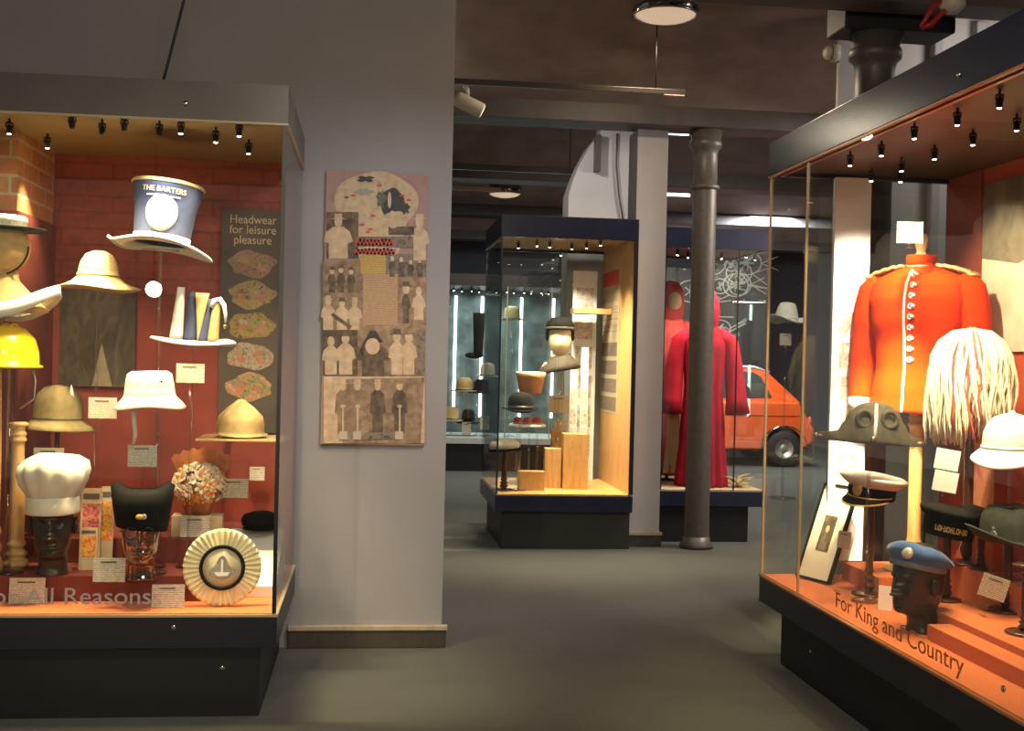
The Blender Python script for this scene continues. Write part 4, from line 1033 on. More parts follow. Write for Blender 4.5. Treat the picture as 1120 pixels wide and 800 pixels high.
# --- black head with blue beret
p = PZ(1002, 691, DECK)
mannequin('mannequin_head', 'black mannequin head in profile wearing the blue beret', (p.x, p.y, DECK), -1.3, blackhead, T=.335)
k = mpp(p)
be = thing('beret', 'pale blue wool beret with a silver grey badge', 'beret', (p.x, p.y, DECK+.335*.725), rot=(0, 0, -1.3))
be.rotation_euler = (-.20, 0, -1.3)
def befn(x, y, z, r, a):
    d = max(0, min(1, (z-.012)/.05))
    back = max(0, y/.12); front = max(0, -y/.12)
    return x*(1+.05*math.sin(2*a+.8)*d), y*(1+.16*back*d), z-.030*back*d+.012*front*d+.006*math.sin(4*a+.5)*d*(r/.1)
MB().lathe([(.088, -.004), (.091, 0), (.093, .016), (.102, .028), (.108, .040), (.104, .056), (.084, .070), (.045, .078), (.002, .080)], 56, sy=1.18, fn=befn).build('beret_body', bluefelt, be, True, solid=.003)
MB().lathe([(.090, -.008), (.093, -.004), (.094, .010), (.091, .014)], 48, sy=1.20).build('band', mat('grey_leather_band', (.16, .18, .22), .5), be, True)
MB().lathe([(.001, .008), (.015, .007), (.022, .002), (.022, 0)], 24, cap1=True).build('badge', mat('silver_badge', (.66, .58, .46), .35, .4, var=.35, vs=160), be, True, loc=(.052, -.107, .044), rot=(PI/2-.15, 0, .5), label='round silver grey badge')
label_card('pale card standing behind the chin of the beret head', PZ(978, 676, DECK+.001)+Vector((.02, .13, 0)), .055, .10, rz=-.6, tilt=-.1, m=card_w)
# --- horsehair plume helmet
p = PY(1060, 492, 4.62); k = mpp(p); top = 134*k
hp_ = thing('plumed_helmet', 'helmet hidden under a long cream and red horsehair plume', 'helmet', (p.x, p.y, p.z), rz=-.4)
MB().lathe([(.118, .12), (.112, .14), (.105, .16), (.108, .22), (.10, .29), (.075, .345), (.03, .375), (.002, .38)], 40, sy=1.15).build('helmet_shell', mat('steel_shell', (.20, .17, .12), .35, .7), hp_, True, solid=.004)
MB().lathe([(.018, .36), (.012, .40), (.02, top*.93), (.014, top)], 16, cap0=True, cap1=True).build('plume_socket', brassy, hp_, True)
fr = random.Random(5)
pl, plr = MB(), MB()
for i in range(520):
    a = 2*PI*fr.random(); 
    R0 = fr.uniform(.085, .172); L = fr.uniform(.30, .46)
    if -PI*.75 < (a-PI*1.5) < PI*.1 and fr.random() < .25: L *= 1.0
    if math.cos(a) < -.2: L = fr.uniform(.40, .49)
    sw = fr.uniform(-.25, .25); pts = []
    for j in range(9):
        t = j/8
        if t < .45: q = t/.45*PI/2; r_ = R0*math.sin(q)**.9; z = top*.86+.065-(.155)*(1-math.cos(q))
        else: q = (t-.45)/.55; r_ = R0*(1+.07*math.sin(q*3+i)+.06*math.sin(q*PI)); z = top*.86+.065-.155-(L-.155)*q
        aa = a+sw*t*t+.05*math.sin(t*9+i)
        pts.append((r_*math.cos(aa)*.96, r_*math.sin(aa)*.9, z))
    red = (1.05 < (a % (2*PI))-PI < 1.75 and fr.random() < .45)
    (plr if red else pl).tube(pts, [.004]+[.0065]*4+[.006, .005, .004, .0015], 5)
ho = pl.build('horsehair_plume', plume_m, hp_, True, label='cream horsehair')
ro = plr.build('red_horsehair', redplume, hp_, True, label='red strands in the plume')
hat_stand('dark post under the plumed helmet', (p.x, p.y, .60), p.z+.365-.60, darkwood, .014, .08, .045, 'turned')
for i, (u0, v0, u1, v1) in enumerate(((1020, 490, 1048, 514), (1018, 516, 1046, 538))):
    label_card(('upper' if i == 0 else 'lower')+' of two white cards clipped below the cream plume', PY((u0+u1)/2, v1, 4.50), .092, .082, rz=-.35, roll=.15, m=card_w, foot=.49)
# --- white pith helmet
p = PY(1106, 500, 4.28); k = mpp(p)
ph = thing('pith_helmet', 'white domed pith helmet on a clear rod', 'helmet', p, rot=(.0, 0, -.8))
def pfn(x, y, z, r, a):
    if r > .10 and z < .03: return x, y*(1.22 if y > 0 else 1.25), z-.03*abs(math.sin(a))**2
    return x, y*1.15, z
MB().lathe([(.142, -.008), (.138, .002), (.118, .020), (.103, .032), (.102, .05), (.098, .09), (.085, .125), (.06, .150), (.025, .162), (.002, .164)], 52, fn=pfn).build('shell', mat('white_pith', (.82, .80, .74), .7, var=.03), ph, True, solid=.005)
MB().torus(.104, .006, (0, 0, .036), 44, 8, sy=1.15).build('band', white_felt, ph, True)
MB().lathe([(.013, .162), (.014, .168), (.006, .176)], 16, cap1=True).build('button_top', white_felt, ph, True)
hat_stand('clear rod under the white pith helmet', (p.x, p.y, .60), p.z+.155-.60, acrylic, .009, .06, .05)
bx = PY(1096, 545, 4.35)
db = thing('display_block', 'tall dark brown block behind the felt hat', 'display block', (2.60, 4.05, .60))
MB().box(-.11, -.14, 0, .11, .14, .46).build('block', mat('brown_block', (.10, .055, .03), .7, var=.2, vs=10), db, bevel=.003)
ob_ = thing('display_block', 'orange block beside the dark post under the plume', 'display block', (2.52, 4.50, .60), rz=0)
MB().box(-.07, -.08, 0, .07, .08, .50).build('block', deck_m, ob_, bevel=.003)
# --- sailor's cap
p = PY(1036, 586, 4.42); k = mpp(p)
sc_ = thing('sailor_cap', 'black sailor cap with a gold lettered ribbon', 'cap', (p.x, p.y, p.z), rot=(0, .16, -.35))
MB().lathe([(.093, 0), (.094, .003), (.098, .066), (.097, .07)], 44, sy=1.12).build('band', blackfelt, sc_, True, solid=.004)
MB().lathe([(.096, .066), (.108, .074), (.120, .090), (.120, .100), (.10, .110), (.002, .112)], 44, sy=1.1).build('crown', blackfelt, sc_, True)
tg = MB()
for i in range(11):
    a = -.62+i*.115; w_ = fr.uniform(.006, .010)
    kk = len(tg.v)
    if i % 3 == 1: tg.torus(.0045, .0016, (0, 0, 0), 12, 5, axis='y', sy=2.0)
    else:
        tg.box(-.0042, -.0012, -.011, -.0016, .0012, .011); tg.box(-.0016, -.0012, (-.011, .007, -.002)[i % 3], .0045, .0012, (-.007, .011, .002)[i % 3])
        if i % 2: tg.box(.0022, -.0012, -.011, .0045, .0012, .011)
    tg.xf(Matrix.Translation((.1*math.sin(a), -.1*1.12*math.cos(a), .034)) @ Matrix.Rotation(a, 4, 'Z'), kk)
tg.build('gold_ribbon_print', brassy, sc_, label='gold ribbon lettering, unreadable')
MB().tube([(-.09, -.02, .004), (-.085, -.05, -.05), (-.06, -.03, -.085)], .006, 6).build('chin_ribbon', blackfelt, sc_, True)
hat_stand('dark turned stand under the sailor cap', (p.x, p.y, step1), p.z+.105-step1, darkwood, .012, .06, .06, 'turned')
p = PY(1071, 575, 4.50)
s2 = thing('sailor_cap', 'second black cap half hidden behind the felt hat brim', 'cap', (p.x+.015, p.y, p.z-.02), rot=(0, .12, -.5))
MB().lathe([(.085, 0), (.087, .003), (.089, .05), (.10, .066), (.10, .078), (.08, .088), (.002, .090)], 40, sy=1.12).build('cap_body', blackfelt, s2, True, solid=.004)
MB().torus(.089, .004, (0, 0, .025), 40, 6, sy=1.12).build('band', mat('dark_ribbon', (.05, .035, .02), .5), s2, True)
hat_stand('dark turned post under the half hidden black cap', (p.x+.015, p.y, .60), p.z-.02+.085-.60, darkwood, .014, .055, .05, 'turned')
# --- felt bush hat
p = PY(1103, 592, 4.22); k = mpp(p)
fh = thing('felt_hat', 'dark green felt hat with an upturned brim and metal badge', 'hat', p, rot=(0, -.05, -.3))
def ffn(x, y, z, r, a):
    if r > .10: return x, y, z+.062*max(0, -math.cos(a-.2))**1.5*(r-.095)/.06-.012*max(0, math.cos(a))*(r-.095)/.06+.02*max(0, math.sin(a*1.0))*(r-.095)/.06
    if z > .09: return x, y*.94, z-.014*math.exp(-(x/.03)**2)
    return x, y, z
MB().lathe([(.152, .008), (.150, .004), (.125, .000), (.102, .004), (.099, .015), (.097, .06), (.090, .10), (.070, .130), (.035, .145), (.002, .146)], 56, sy=1.12, fn=ffn).build('hat_body', greenblack, fh, True, solid=.005)
MB().lathe([(.0975, .008), (.097, .034)], 44, sy=1.12).build('band', mat('dark_puggaree', (.018, .02, .014), .8), fh, True, solid=.003)
bb_ = MB(); bb_._ell((0,0,0), (.012, .005, .016), 14, 8); bb_._ell((0, 0, .018), (.008, .005, .008), 12, 8); bb_._ell((-.010, 0, -.006), (.007, .004, .009), 10, 6); bb_._ell((.010, 0, -.006), (.007, .004, .009), 10, 6)
bb_.build('badge', chrome, fh, True, loc=(-.070, -.082, .040), rot=(0, 0, -.7), label='silver metal badge')
q = PZ(1082, 681, step1)
hat_stand('dark turned stand with a round foot under the felt hat', (p.x, p.y, step1), p.z+.135-step1, darkwood, .013, .075, .055, 'turned')
label_card('tilted caption card fixed to the felt hat stand', PY(1083, 655, 4.10), .095, .085, rz=-.35, roll=.28, foot=step1)
q = PZ(1112, 704, .465)
hat_stand('dark turned stand with a round foot nearest the glass', (q.x+.05, q.y+.03, .49), .24, darkwood, .013, .07, .05, 'turned')
# ================================================================== MIDDLE CASE
MX0, MX1, MY0, MY1 = .93, 1.945, 8.60, 9.78
MC = thing('display_case', 'glass display case with a bowler hat and wooden blocks beside the grey pier', 'display case', ((MX0+MX1)/2, (MY0+MY1)/2, 0))
loc_box(MC, MX0+.05, MY0+.06, 0, MX1-.005, MY1-.05, .28).build('plinth', mat('dark_brown_plinth', (.022, .020, .018), .5), MC, bevel=.004)
loc_box(MC, MX0-.006, MY0-.006, .28, MX1, MY1+.006, DECK-.012).build('base_box', navy, MC, bevel=.004)
loc_box(MC, MX0+.008, MY0+.008, DECK-.012, MX1-.03, MY1-.008, DECK).build('deck', wood, MC)
hd = MB(); loc_box(MC, MX0-.008, MY0-.008, RHB, MX1, MY0+.02, RHT, hd); loc_box(MC, MX0-.008, MY0+.02, RHB, MX0+.02, MY1-.02, RHT, hd); loc_box(MC, MX0-.008, MY1-.02, RHB, MX1, MY1+.006, RHT, hd)
loc_box(MC, MX0+.02, MY0+.02, RHT-.02, MX1, MY1-.02, RHT, hd)
hd.build('header', navy, MC, bevel=.004)
loc_box(MC, MX0+.02, MY0+.02, RHB+.02, MX1, MY1-.02, RHB+.05).build('lamp_tray', mat('olive_brown_tray', ()), MC)
loc_box(MC, MX0, MY0, DECK, MX1-.03, MY0+.006, RHB).build('glass_pane', glass, MC)
loc_box(MC, MX0, MY0+.006, DECK, MX0+.006, MY1-.006, RHB).build('glass_pane', glass, MC)
loc_box(MC, MX0, MY1-.006, DECK, MX1-.03, MY1, RHB).build('glass_pane', glass, MC)
for b in ((MX0-.002, MY0-.002, DECK, MX0+.010, MY0+.010, RHB), (MX1-.03, MY0-.002, DECK, MX1, MY0+.02, RHB)): loc_box(MC, *b).build('corner_post', mat('navy_post', (.010, .012, .022), .4), MC)
loc_box(MC, MX1-.03, MY0+.02, DECK, MX1, MY1, RHB+.02).build('wood_panel', wood, MC)
def side_print(t, z0, z1, y0, y1, m, nm):
    return loc_box(t, MX1-.0325, y0, z0, MX1-.0305, y1, z1).build(nm, m, t)
z = lambda v: PX(665, v, MX1-.03).z
y_ = lambda u: PX(u, 400, MX1-.03).y
ip = side_print(MC, .98, 2.14, y_(676), y_(657), mat('pale_sheet', (.50, .42, .28), .6), 'info_sheet')
for i in range(7):
    z0 = 1.0+i*.145
    loc_box(MC, MX1-.0335, y_(675), z0, MX1-.0326, y_(658), z0+.11).build('photo_print', grey_print if i < 4 else text_card_mat('sheet_text_print', (.5, .42, .28), (.1, .08, .06), .016) if 'sheet_text_print' not in MATS else MATS['sheet_text_print'], ip)
loc_box(MC, MX1-.0335, y_(675), 2.00, MX1-.0326, y_(658), 2.12).build('sheet_heading', redp, ip)
mspots = [PZ(u, v, RHB-.03)+Vector((0, -.06, 0)) for (u, v) in ((566, 271), (586, 269), (600, 270), (612, 279), (624, 272), (640, 271), (655, 268))]
spotlights(MC, mspots, RHB+.02)
# white photo screen at the back of the case
a, b_ = PY(628, 290, 9.6), PY(650, 455, 9.6)
ws = thing('photo_screen', 'bright white screen printed with pictures behind the egg head', 'picture panel', ((a.x+b_.x)/2, 9.62, DECK))
wv = .20
MB().box(-wv/2, -.006, 0, wv/2, .006, 1.72).build('screen', mat('white_panel', ()), ws)
for i in range(6): MB().box(-wv/2+.02+.01*(i % 2), -.0075, .2+i*.24, wv/2-.03, -.0062, .38+i*.24).build('photo_print', pm_, ws)
ws2p = PY(618, 320, 9.66)
sh_ = thing('wall_shelf', 'oak bracket shelf fixed to the wood panel', 'shelf', (1.80, 9.40, PY(640, 343, 9.3).z))
MB().box(-.20, -.05, 0, .115, .12, .045).build('board', wood, sh_, bevel=.002)
# egg head with riding cap
p = PY(612, 390, 9.1)
eh = thing('mannequin_head', 'smooth cream faceless mannequin head on a dark collared neck', 'mannequin head', (p.x, p.y, p.z-.10), rz=-.1)
MB()._ell((0, 0, .24), (.088, .105, .145), 28, 20).build('head_form', creamhead, eh, True)
MB().lathe([(.15, .0), (.12, .045), (.065, .09), (.055, .16)], 32, sy=.75, cap0=True).build('neck', creamhead, eh, True)
MB().lathe([(.165, -.015), (.145, .03), (.085, .095), (.075, .105)], 32, sy=.78, fn=lambda x, y, z, r, a: (x, y, z+.03*(x/.16))).build('collar', mat('dark_scarf', (.03, .022, .013), .8, var=.3, vs=30), eh, True, solid=.006, label='dark patterned collar')
velvet = mat('black_velvet', (.0025, .0025, .0025), .9, spec=.1)
rc = thing('riding_hat', 'dark riding cap with fur edge on the cream egg head', 'cap', (p.x, p.y, p.z-.10+.30), rot=(-.05, 0, -.1))
MB().lathe([(.100, .0), (.108, .01), (.110, .035), (.10, .065), (.07, .095), (.002, .108)], 40, sy=1.1).build('cap_body', velvet, rc, True, solid=.004)
MB().torus(.104, .014, (0, 0, .012), 40, 8, sy=1.1).build('fur_edge', mat('brown_fur', (.02, .015, .010), .9, var=.4, vs=90), rc, True)
for s in (-1, 1): MB()._ell((s*.100, 0, -.035), (.014, .03, .045), 14, 8).build('ear_flap', blackfelt, rc, True)
hat_stand('clear acrylic column under the cream egg head', (p.x, p.y, DECK), p.z-.10-DECK, acrylic, .03, .09, .12)
# pale basket hat
p = PY(580, 430, 9.05); k = mpp(p)
ps = thing('fez_hat', 'buff tapered pot hat with a cream rim', 'hat', p)
MB().lathe([(12*k, 0), (15*k, .12), (16.5*k, .15)], 36, cap0=True).build('hat_body', mat('buff_leather', (.50, .24, .10), .6, var=.12), ps, True, solid=.005)
MB().lathe([(15.8*k, .135), (17*k, .155), (15*k, .163), (.002, .160)], 36).build('rim', cream_cotton, ps, True)
hat_stand('clear rod under the buff pot hat', (p.x, p.y, DECK), p.z-DECK-.002, acrylic, .008, .06, .06)
# bowler
p = PY(569, 449, 8.82); k = mpp(p)
bw = thing('bowler_hat', 'black bowler hat with a curled brim', 'hat', p)
MB().lathe([(20*k, .012), (19.5*k, .004), (16*k, -.004), (13.5*k, .004), (13.4*k, .05), (12.5*k, .095), (9*k, .125), (4*k, .135), (.002, .136)], 44, sy=1.12, fn=lambda x, y, z, r, a: (x, y, z+(.012*math.cos(2*a) if r > 15*k else 0))).build('hat_body', blackfelt, bw, True, solid=.005)
MB().lathe([(13.8*k, .008), (13.7*k, .035)], 40, sy=1.12).build('band', mat('black_ribbon', (.02, .02, .02), .4), bw, True, solid=.002)
hat_stand('clear twisted rod under the bowler hat', (p.x, p.y, DECK), p.z+.125-DECK, acrylic, .010, .06, .06)
# red caps on a white disc
p = PY(577, 464, 9.2); k = mpp(p)
rk = thing('shelf_disc', 'white round display shelf under the red caps', 'shelf', (p.x, p.y, DECK))
MB().lathe([(.14, p.z-DECK-.02), (.145, p.z-DECK-.012), (.14, p.z-DECK)], 36, cap0=True, cap1=True).build('disc', card_w, rk, True)
for s in (-1, 1): MB().tube([(s*.075, 0, .0), (s*.085, .01, .25), (s*.075, 0, p.z-DECK-.015)], .010, 10).build('leg', acrylic, rk, True)
for i, dx in enumerate((-.075, 0, .075)):
    c = thing('skull_cap', ['small red cap at the window end of the white disc', 'small red cap in the middle of the white disc', 'small red cap at the egg head end of the white disc'][i], 'cap', (p.x+dx, p.y-.02*(i % 2), p.z+.001), group='small red caps on the white disc')
    MB().lathe([(.036, 0), (.037, .02), (.032, .045), (.002, .056)], 24, cap0=True).build('cap_body', mat('red_felt_cap', (.55, .04, .03), .8, var=.2), c, True)
    MB().torus(.037, .004, (0, 0, .008), 24, 6).build('band', mat('print_pale', ()), c, True)
# cream flat cap on dark stand
p = PY(552, 492, 8.85); k = mpp(p)
cc = thing('flat_cap', 'cream cloth cap on a dark turned stand', 'cap', p, rot=(0, -.08, 0))
MB().lathe([(.10, 0), (.108, .01), (.115, .035), (.095, .062), (.05, .078), (.002, .082)], 36, sy=1.15).build('cap_body', cream_cotton, cc, True, solid=.004)
MB().lathe([(.100, .012), (.142, -.004), (.143, .000), (.100, .018)], 30, sx=.9, fn=lambda x, y, z, r, a: (x, -abs(y)-.015, z)).build('peak', blackfelt, cc, True)
hat_stand('dark turned stand with a round foot under the cream cap', (p.x, p.y, DECK), p.z+.07-DECK, darkwood, .016, .07, .06, 'turned')
# wooden blocks
for (lab, u0, u1, v0, v1, yy, dp) in (('tallest oak block standing near the wood panel', 616, 643, 475, 530, 8.95, .16), ('slim oak block behind the tallest block', 603, 618, 470, 525, 9.2, .10),
                                  ('short oak block beside the bowler stand', 596, 614, 491, 526, 9.0, .12), ('low flat oak block at the foot of the bowler stand', 567, 596, 516, 531, 8.83, .10)):
    p = PY((u0+u1)/2, v1, yy); w = px_w(p, u1-u0); hgt = PY((u0+u1)/2, v0, yy).z-DECK
    t = thing('display_block', lab, 'display block', (p.x, p.y+dp/2, DECK), rz=-.05, group='oak display blocks')
    MB().box(-w/2, -dp/2, 0, w/2, dp/2, hgt).build('block', wood, t, bevel=.003)
for i, (u0, v0, u1, v1, yy) in enumerate(((600, 433, 622, 452, 9.25), (605, 460, 620, 470, 9.25))):
    p = PY((u0+u1)/2, v1, yy); label_card(['pale caption card above the oak blocks', 'lower pale caption card just above the oak blocks'][i], p, px_w(p, u1-u0), px_w(p, v1-v0), foot=DECK)
for i, (u, v0, v1) in enumerate(((628, 400, 470), (640, 380, 470))):
    p0, p1 = PY(u, v0, 9.45), PY(u, v1, 9.45)
    t = thing('photo_strip', ['narrow strip of small pictures beside the white screen', 'second narrow picture strip beside the wood panel'][i], 'picture panel', (p0.x, 9.45, DECK))
    MB().box(-.03, -.004, 0, .03, .004, p0.z-DECK).build('strip', mat('white_panel', ()), t)
    for j in range(4): MB().box(-.024, -.0055, .15+j*.16, .024, -.0042, .28+j*.16).build('photo_print', pm_, t)

# ================================================================== ROBE CASE
BX0, BX1, BY0, BY1 = 2.24, 3.09, 9.0, 9.95
BC = thing('display_case', 'glass display case of crimson robes behind the iron column', 'display case', ((BX0+BX1)/2, (BY0+BY1)/2, 0))
loc_box(BC, BX0+.02, BY0+.03, 0, BX1-.12, BY1-.05, .28).build('plinth', plinth_black, BC, bevel=.004)
loc_box(BC, BX0, BY0-.006, .28, BX1+.006, BY1, DECK-.012).build('base_box', navy, BC, bevel=.004)
loc_box(BC, BX0+.008, BY0+.008, DECK-.012, BX1-.008, BY1-.008, DECK).build('deck', mat('pale_deck', (.55, .42, .26), .8, var=.1), BC)
hd = MB(); loc_box(BC, BX0, BY0-.008, RHB, BX1+.008, BY0+.02, RHT, hd); loc_box(BC, BX0, BY1-.02, RHB, BX1+.008, BY1, RHT, hd); loc_box(BC, BX0, BY0+.02, RHT-.02, BX1+.008, BY1-.02, RHT, hd); loc_box(BC, BX1-.02, BY0+.02, RHB, BX1+.008, BY1-.02, RHT-.02, hd)
hd.build('header', navy, BC, bevel=.004)
loc_box(BC, BX0+.02, BY0+.02, RHB+.02, BX1-.02, BY1-.02, RHB+.05).build('lamp_tray', mat('dark_brown_tray', ()), BC)
loc_box(BC, BX0, BY0, DECK, BX1, BY0+.006, RHB).build('glass_pane', glass, BC)
loc_box(BC, BX1-.006, BY0+.006, DECK, BX1, BY1-.006, RHB).build('glass_pane', glass, BC)
loc_box(BC, BX0+.02, BY1-.006, DECK, BX1, BY1, RHB).build('glass_pane', glass, BC)
loc_box(BC, BX0, BY0+.006, DECK, BX0+.02, BY1, RHB).build('side_panel', mat('grey_navy_side', (.03, .032, .045), .5), BC)
for b in ((BX1-.010, BY0-.002, DECK, BX1+.002, BY0+.010, RHB), (BX1-.26, BY0-.002, DECK, BX1-.25, BY0+.008, RHB)): loc_box(BC, *b).build('glass_edge', darkseal, BC)
bspots = [Vector((BX0+.15+.14*i, BY0+.18+.2*(i % 2), RHB)) for i in range(6)]
spotlights(BC, bspots, RHB+.02)
def robe(label, x, y, rz, H0, Ht, m, hood=True, width=.235, lining=False):
    t = thing('robe', label, 'robe', (x, y, H0), rz=rz)
    tab = [(0, width*.86, .17, 0), (.3*Ht, width*.74, .145, 0), (.6*Ht, width*.64, .125, 0), (.84*Ht, width*.74, .12, 0), (.93*Ht, width*.62, .10, .01), (.98*Ht, .085, .075, .015), (Ht, .07, .065, .015)]
    rr = []
    for i in range(37):
        tt_ = Ht*i/36; rx, ry, cy = lerp_tab(tab, tt_); f = max(0, 1-tt_/(.9*Ht))
        rr.append([((rx*(1+.07*f*math.sin(13*a)))*math.cos(a), cy+ry*(1+.16*f*math.sin(13*a))*math.sin(a), tt_) for a in [2*PI*j/96 for j in range(96)]])
    MB().rings(rr, True, False, False).build('gown', m, t, True, solid=.004)
    for s in (-1, 1):
        pts = [(s*width*.50, .0, .93*Ht), (s*width*.86, .0, .87*Ht), (s*width*1.02, -.01, .70*Ht), (s*width*1.12, -.03, .52*Ht), (s*width*1.14, -.05, .44*Ht)]
        MB().tube(pts, [.05, .068, .075, .085, .10], 20).build('sleeve', m, t, True)
    if hood:
        MB().lathe([(.085, .93*Ht), (.115, .99*Ht), (.118, 1.06*Ht), (.105, 1.13*Ht), (.07, 1.18*Ht), (.002, 1.195*Ht)], 32, c=(0, .015, 0), sy=1.1).build('hood', m, t, True)
        MB()._ell((0, -.07, 1.06*Ht), (.068, .06, .095), 20, 12).build('hood_lining', robe_in if lining else mat('dark_red_lining', (.20, .015, .02), .8), t, True)
    if lining: MB().prism([(-.10, .02), (.04, .02), (.02, .8*Ht), (-.02, .8*Ht)], -.185, -.165).build('front_panel', robe_in, t, bevel=.01, label='cream front panel')
    return t
p = PY(785, 530, 9.35)
R1 = robe('crimson hooded robe with wide sleeves showing past the iron column', PY(770, 400, 9.3).x, 9.30, -.1, DECK+.06, 1.33, robe_m)
R1.location.z = PY(785, 530, 9.4).z
st_ = hat_stand('dark pole stand inside the crimson hooded robe', (R1.location.x, R1.location.y, DECK), R1.location.z+1.30-DECK, darkwood, .015, .10, .04)
R2x = PY(744, 400, 9.5).x
R2 = robe('crimson robe with a cream front panel nearest the grey pier', R2x-.03, 9.74, .1, DECK+.05, 1.36, mat('rose_robe_cloth', (.55, .06, .05), .8, var=.15, vs=10), width=.20, lining=True)
hat_stand('dark pole stand inside the cream fronted robe', (R2.location.x, R2.location.y, DECK), R2.location.z+1.30-DECK, darkwood, .015, .09, .04)
pg = PY(806, 528, 9.2)
pg_t = thing('tassel_spray', 'spray of dried cream leaves on the robe case deck', 'ornament', (PY(806, 530, 9.22).x, 9.22, DECK))
ms = MB()
for i in range(34):
    a = fr.uniform(0, 2*PI); l = fr.uniform(.06, .16); e = fr.uniform(.3, 1.2)
    ms.tube([(0, 0, .003), (l*.5*math.cos(a)*math.cos(e), l*.5*math.sin(a)*math.cos(e), l*.6*math.sin(e)+.004), (l*math.cos(a), l*.8*math.sin(a), l*math.sin(e)*.75+.006)], [.003, .012, .001], 6)
ms.build('leaves', mat('dried_leaf', (.66, .52, .28), .7, var=.3), pg_t, True)

# ================================================================== FAR CASE AND HALL
FX0, FX1, FY0, FY1 = .45, 2.75, 14.5, 15.6
FC = thing('display_case', 'far glass display case lit by white tubes past the middle case', 'display case', ((FX0+FX1)/2, (FY0+FY1)/2, 0))
loc_box(FC, FX0, FY0+.05, 0, FX1, FY1, .34).build('plinth', plinth_black, FC, bevel=.004)
loc_box(FC, FX0, FY0, .34, FX1, FY1, DECK).build('deck', mat('pale_grey_deck', (.55, .58, .58), .7, var=.05), FC)
loc_box(FC, FX0, FY0-.006, 2.28, FX1, FY1, 2.42).build('header', plinth_black, FC, bevel=.004)
loc_box(FC, FX0, FY0, DECK, FX1, FY0+.006, 2.28).build('glass_pane', glass, FC)
loc_box(FC, FX0, FY1-.02, DECK, FX1, FY1, 2.28).build('back_panel', mat('sea_green_back', (.07, .10, .10), .7, var=.6, vs=5), FC)
for x in (FX0+.3, FX0+1.2, FX0+1.75): 
    loc_box(FC, x, FY0-.004, DECK, x+.012, FY0+.01, 2.28).build('glass_edge', edge_m, FC)
for u in (497, 526, 604, 569):
    x = PY(u, 400, FY1-.06).x-FC.location.x
    MB().tube([(x, FY1-.06-FC.location.y, .62), (x, FY1-.06-FC.location.y, 2.2)], .017, 12).build('light_tube', tube_m, FC, True)
spotlights(FC, [Vector((FX0+.12+.11*i, FY0+.25+.15*(i % 2), 2.28)) for i in range(16)], 2.28)
def far_hat(lab, u, v, kind, m, y=14.9, cat='hat'):
    p = PY(u, v, y); t = thing(kind, lab, cat, p); return t, mpp(p), p
t, k, p = far_hat('tall black top boot standing in the far case', 523, 392, 'riding_boot', blackfelt, cat='boot')
MB().lathe([(.055, .02), (.06, .12), (.07, .35), (.078, .56), (.074, .57)], 24, cap0=True).build('shaft', blackfelt, t, True)
MB()._ell((-.05, 0, .035), (.12, .045, .04), 18, 10).build('foot', blackfelt, t, True)
hat_stand('clear stand under the black top boot', (p.x, p.y, DECK), p.z-DECK-.005, acrylic, .02, .1, .12)
for (lab, u, v, m_, r_) in (('brown felt hat on the far case middle row', 508, 428, tan, .17), ('dark bowler on the far case middle row', 526, 430, blackfelt, .16), ('black cap in the far case lower row', 512, 463, blackfelt, .14),
                            ('buff hat in the far case beside the white tube', 533, 412, cream_cotton, .15), ('pale straw hat low in the far case', 494, 460, straw, .15), ('dark hat seen through the middle case', 560, 350, olive, .17), ('grey cap seen through the middle case', 620, 400, mat('grey_cloth', (.2, .2, .19), .8), .16)):
    t, k, p = far_hat(lab, u, v, 'felt_hat', m_)
    MB().lathe([(r_, .01), (r_*.98, .0), (r_*.62, .01), (r_*.60, .05), (r_*.54, .14), (r_*.3, .17), (.002, .172)], 32, sy=1.1).build('hat_body', m_, t, True, solid=.005)
    MB().torus(r_*.62, .007, (0, 0, .02), 28, 6, sy=1.1).build('band', mat('black_ribbon', ()), t, True)
    hat_stand('clear rod under the '+lab.replace(' on the far case middle row', ' of the middle row'), (p.x, p.y, DECK), p.z+.15-DECK, acrylic, .012, .08, .07)
for (lab, u0, v0, u1, v1) in (('cream caption card on the far case deck', 505, 462, 515, 476), ('white caption card in the far case by the glass edge', 525, 455, 535, 470)):
    p = PY((u0+u1)/2, v1, 14.75); label_card(lab, p, px_w(p, u1-u0), px_w(p, v1-v0), foot=DECK)

# orange small car in the hall
cp = PZ(856, 511, 0); CY = cp.y
car = thing('car', 'small orange car with a white roof parked in the far hall', 'car', (cp.x-1.0, CY+.62, 0))
def arc(cx, cz, r, a0, a1, n=14): return [(cx+r*math.cos(a0+(a1-a0)*i/n), cz+r*math.sin(a0+(a1-a0)*i/n)) for i in range(n+1)]
# local frame: x along the car, rear wheel at +1.0, front wheel at -1.0
low = [(-1.52, .30), (-1.33, .24)] + arc(-1.0, .25, .31, PI, 0) + [(-.68, .22), (.68, .22)] + arc(1.0, .25, .31, PI, 0) + [(1.33, .26), (1.42, .34), (1.43, .52), (1.36, .64), (1.26, .80), (1.20, .90), (-.72, .90), (-1.1, .84), (-1.40, .74), (-1.53, .55)]
rr = []
def carsec(poly, ys):
    mb = MB(); n = len(poly)
    cxm = 0; czm = .55
    rings = []
    for (yy, s) in ys: rings.append([(x*(1-.0*s)-(x-cxm)*s*.04, yy, z-(z-czm)*s*.10) for (x, z) in poly])
    return mb.rings(rings)
carsec(low, [(-.69, 1), (-.665, .35), (-.6, 0), (.6, 0), (.665, .35), (.69, 1)]).build('body', car_o, car, bevel=.01)
cab = [(-.78, .89), (-.36, 1.30), (-.2, 1.36), (.60, 1.36), (.76, 1.32), (1.24, .87)]
rings = []
for (yy, s) in ((-.63, 0), (-.52, 1), (.52, 1), (.63, 0)): rings.append([(x, yy*(1 if z < 1 else .86), z) for (x, z) in cab])
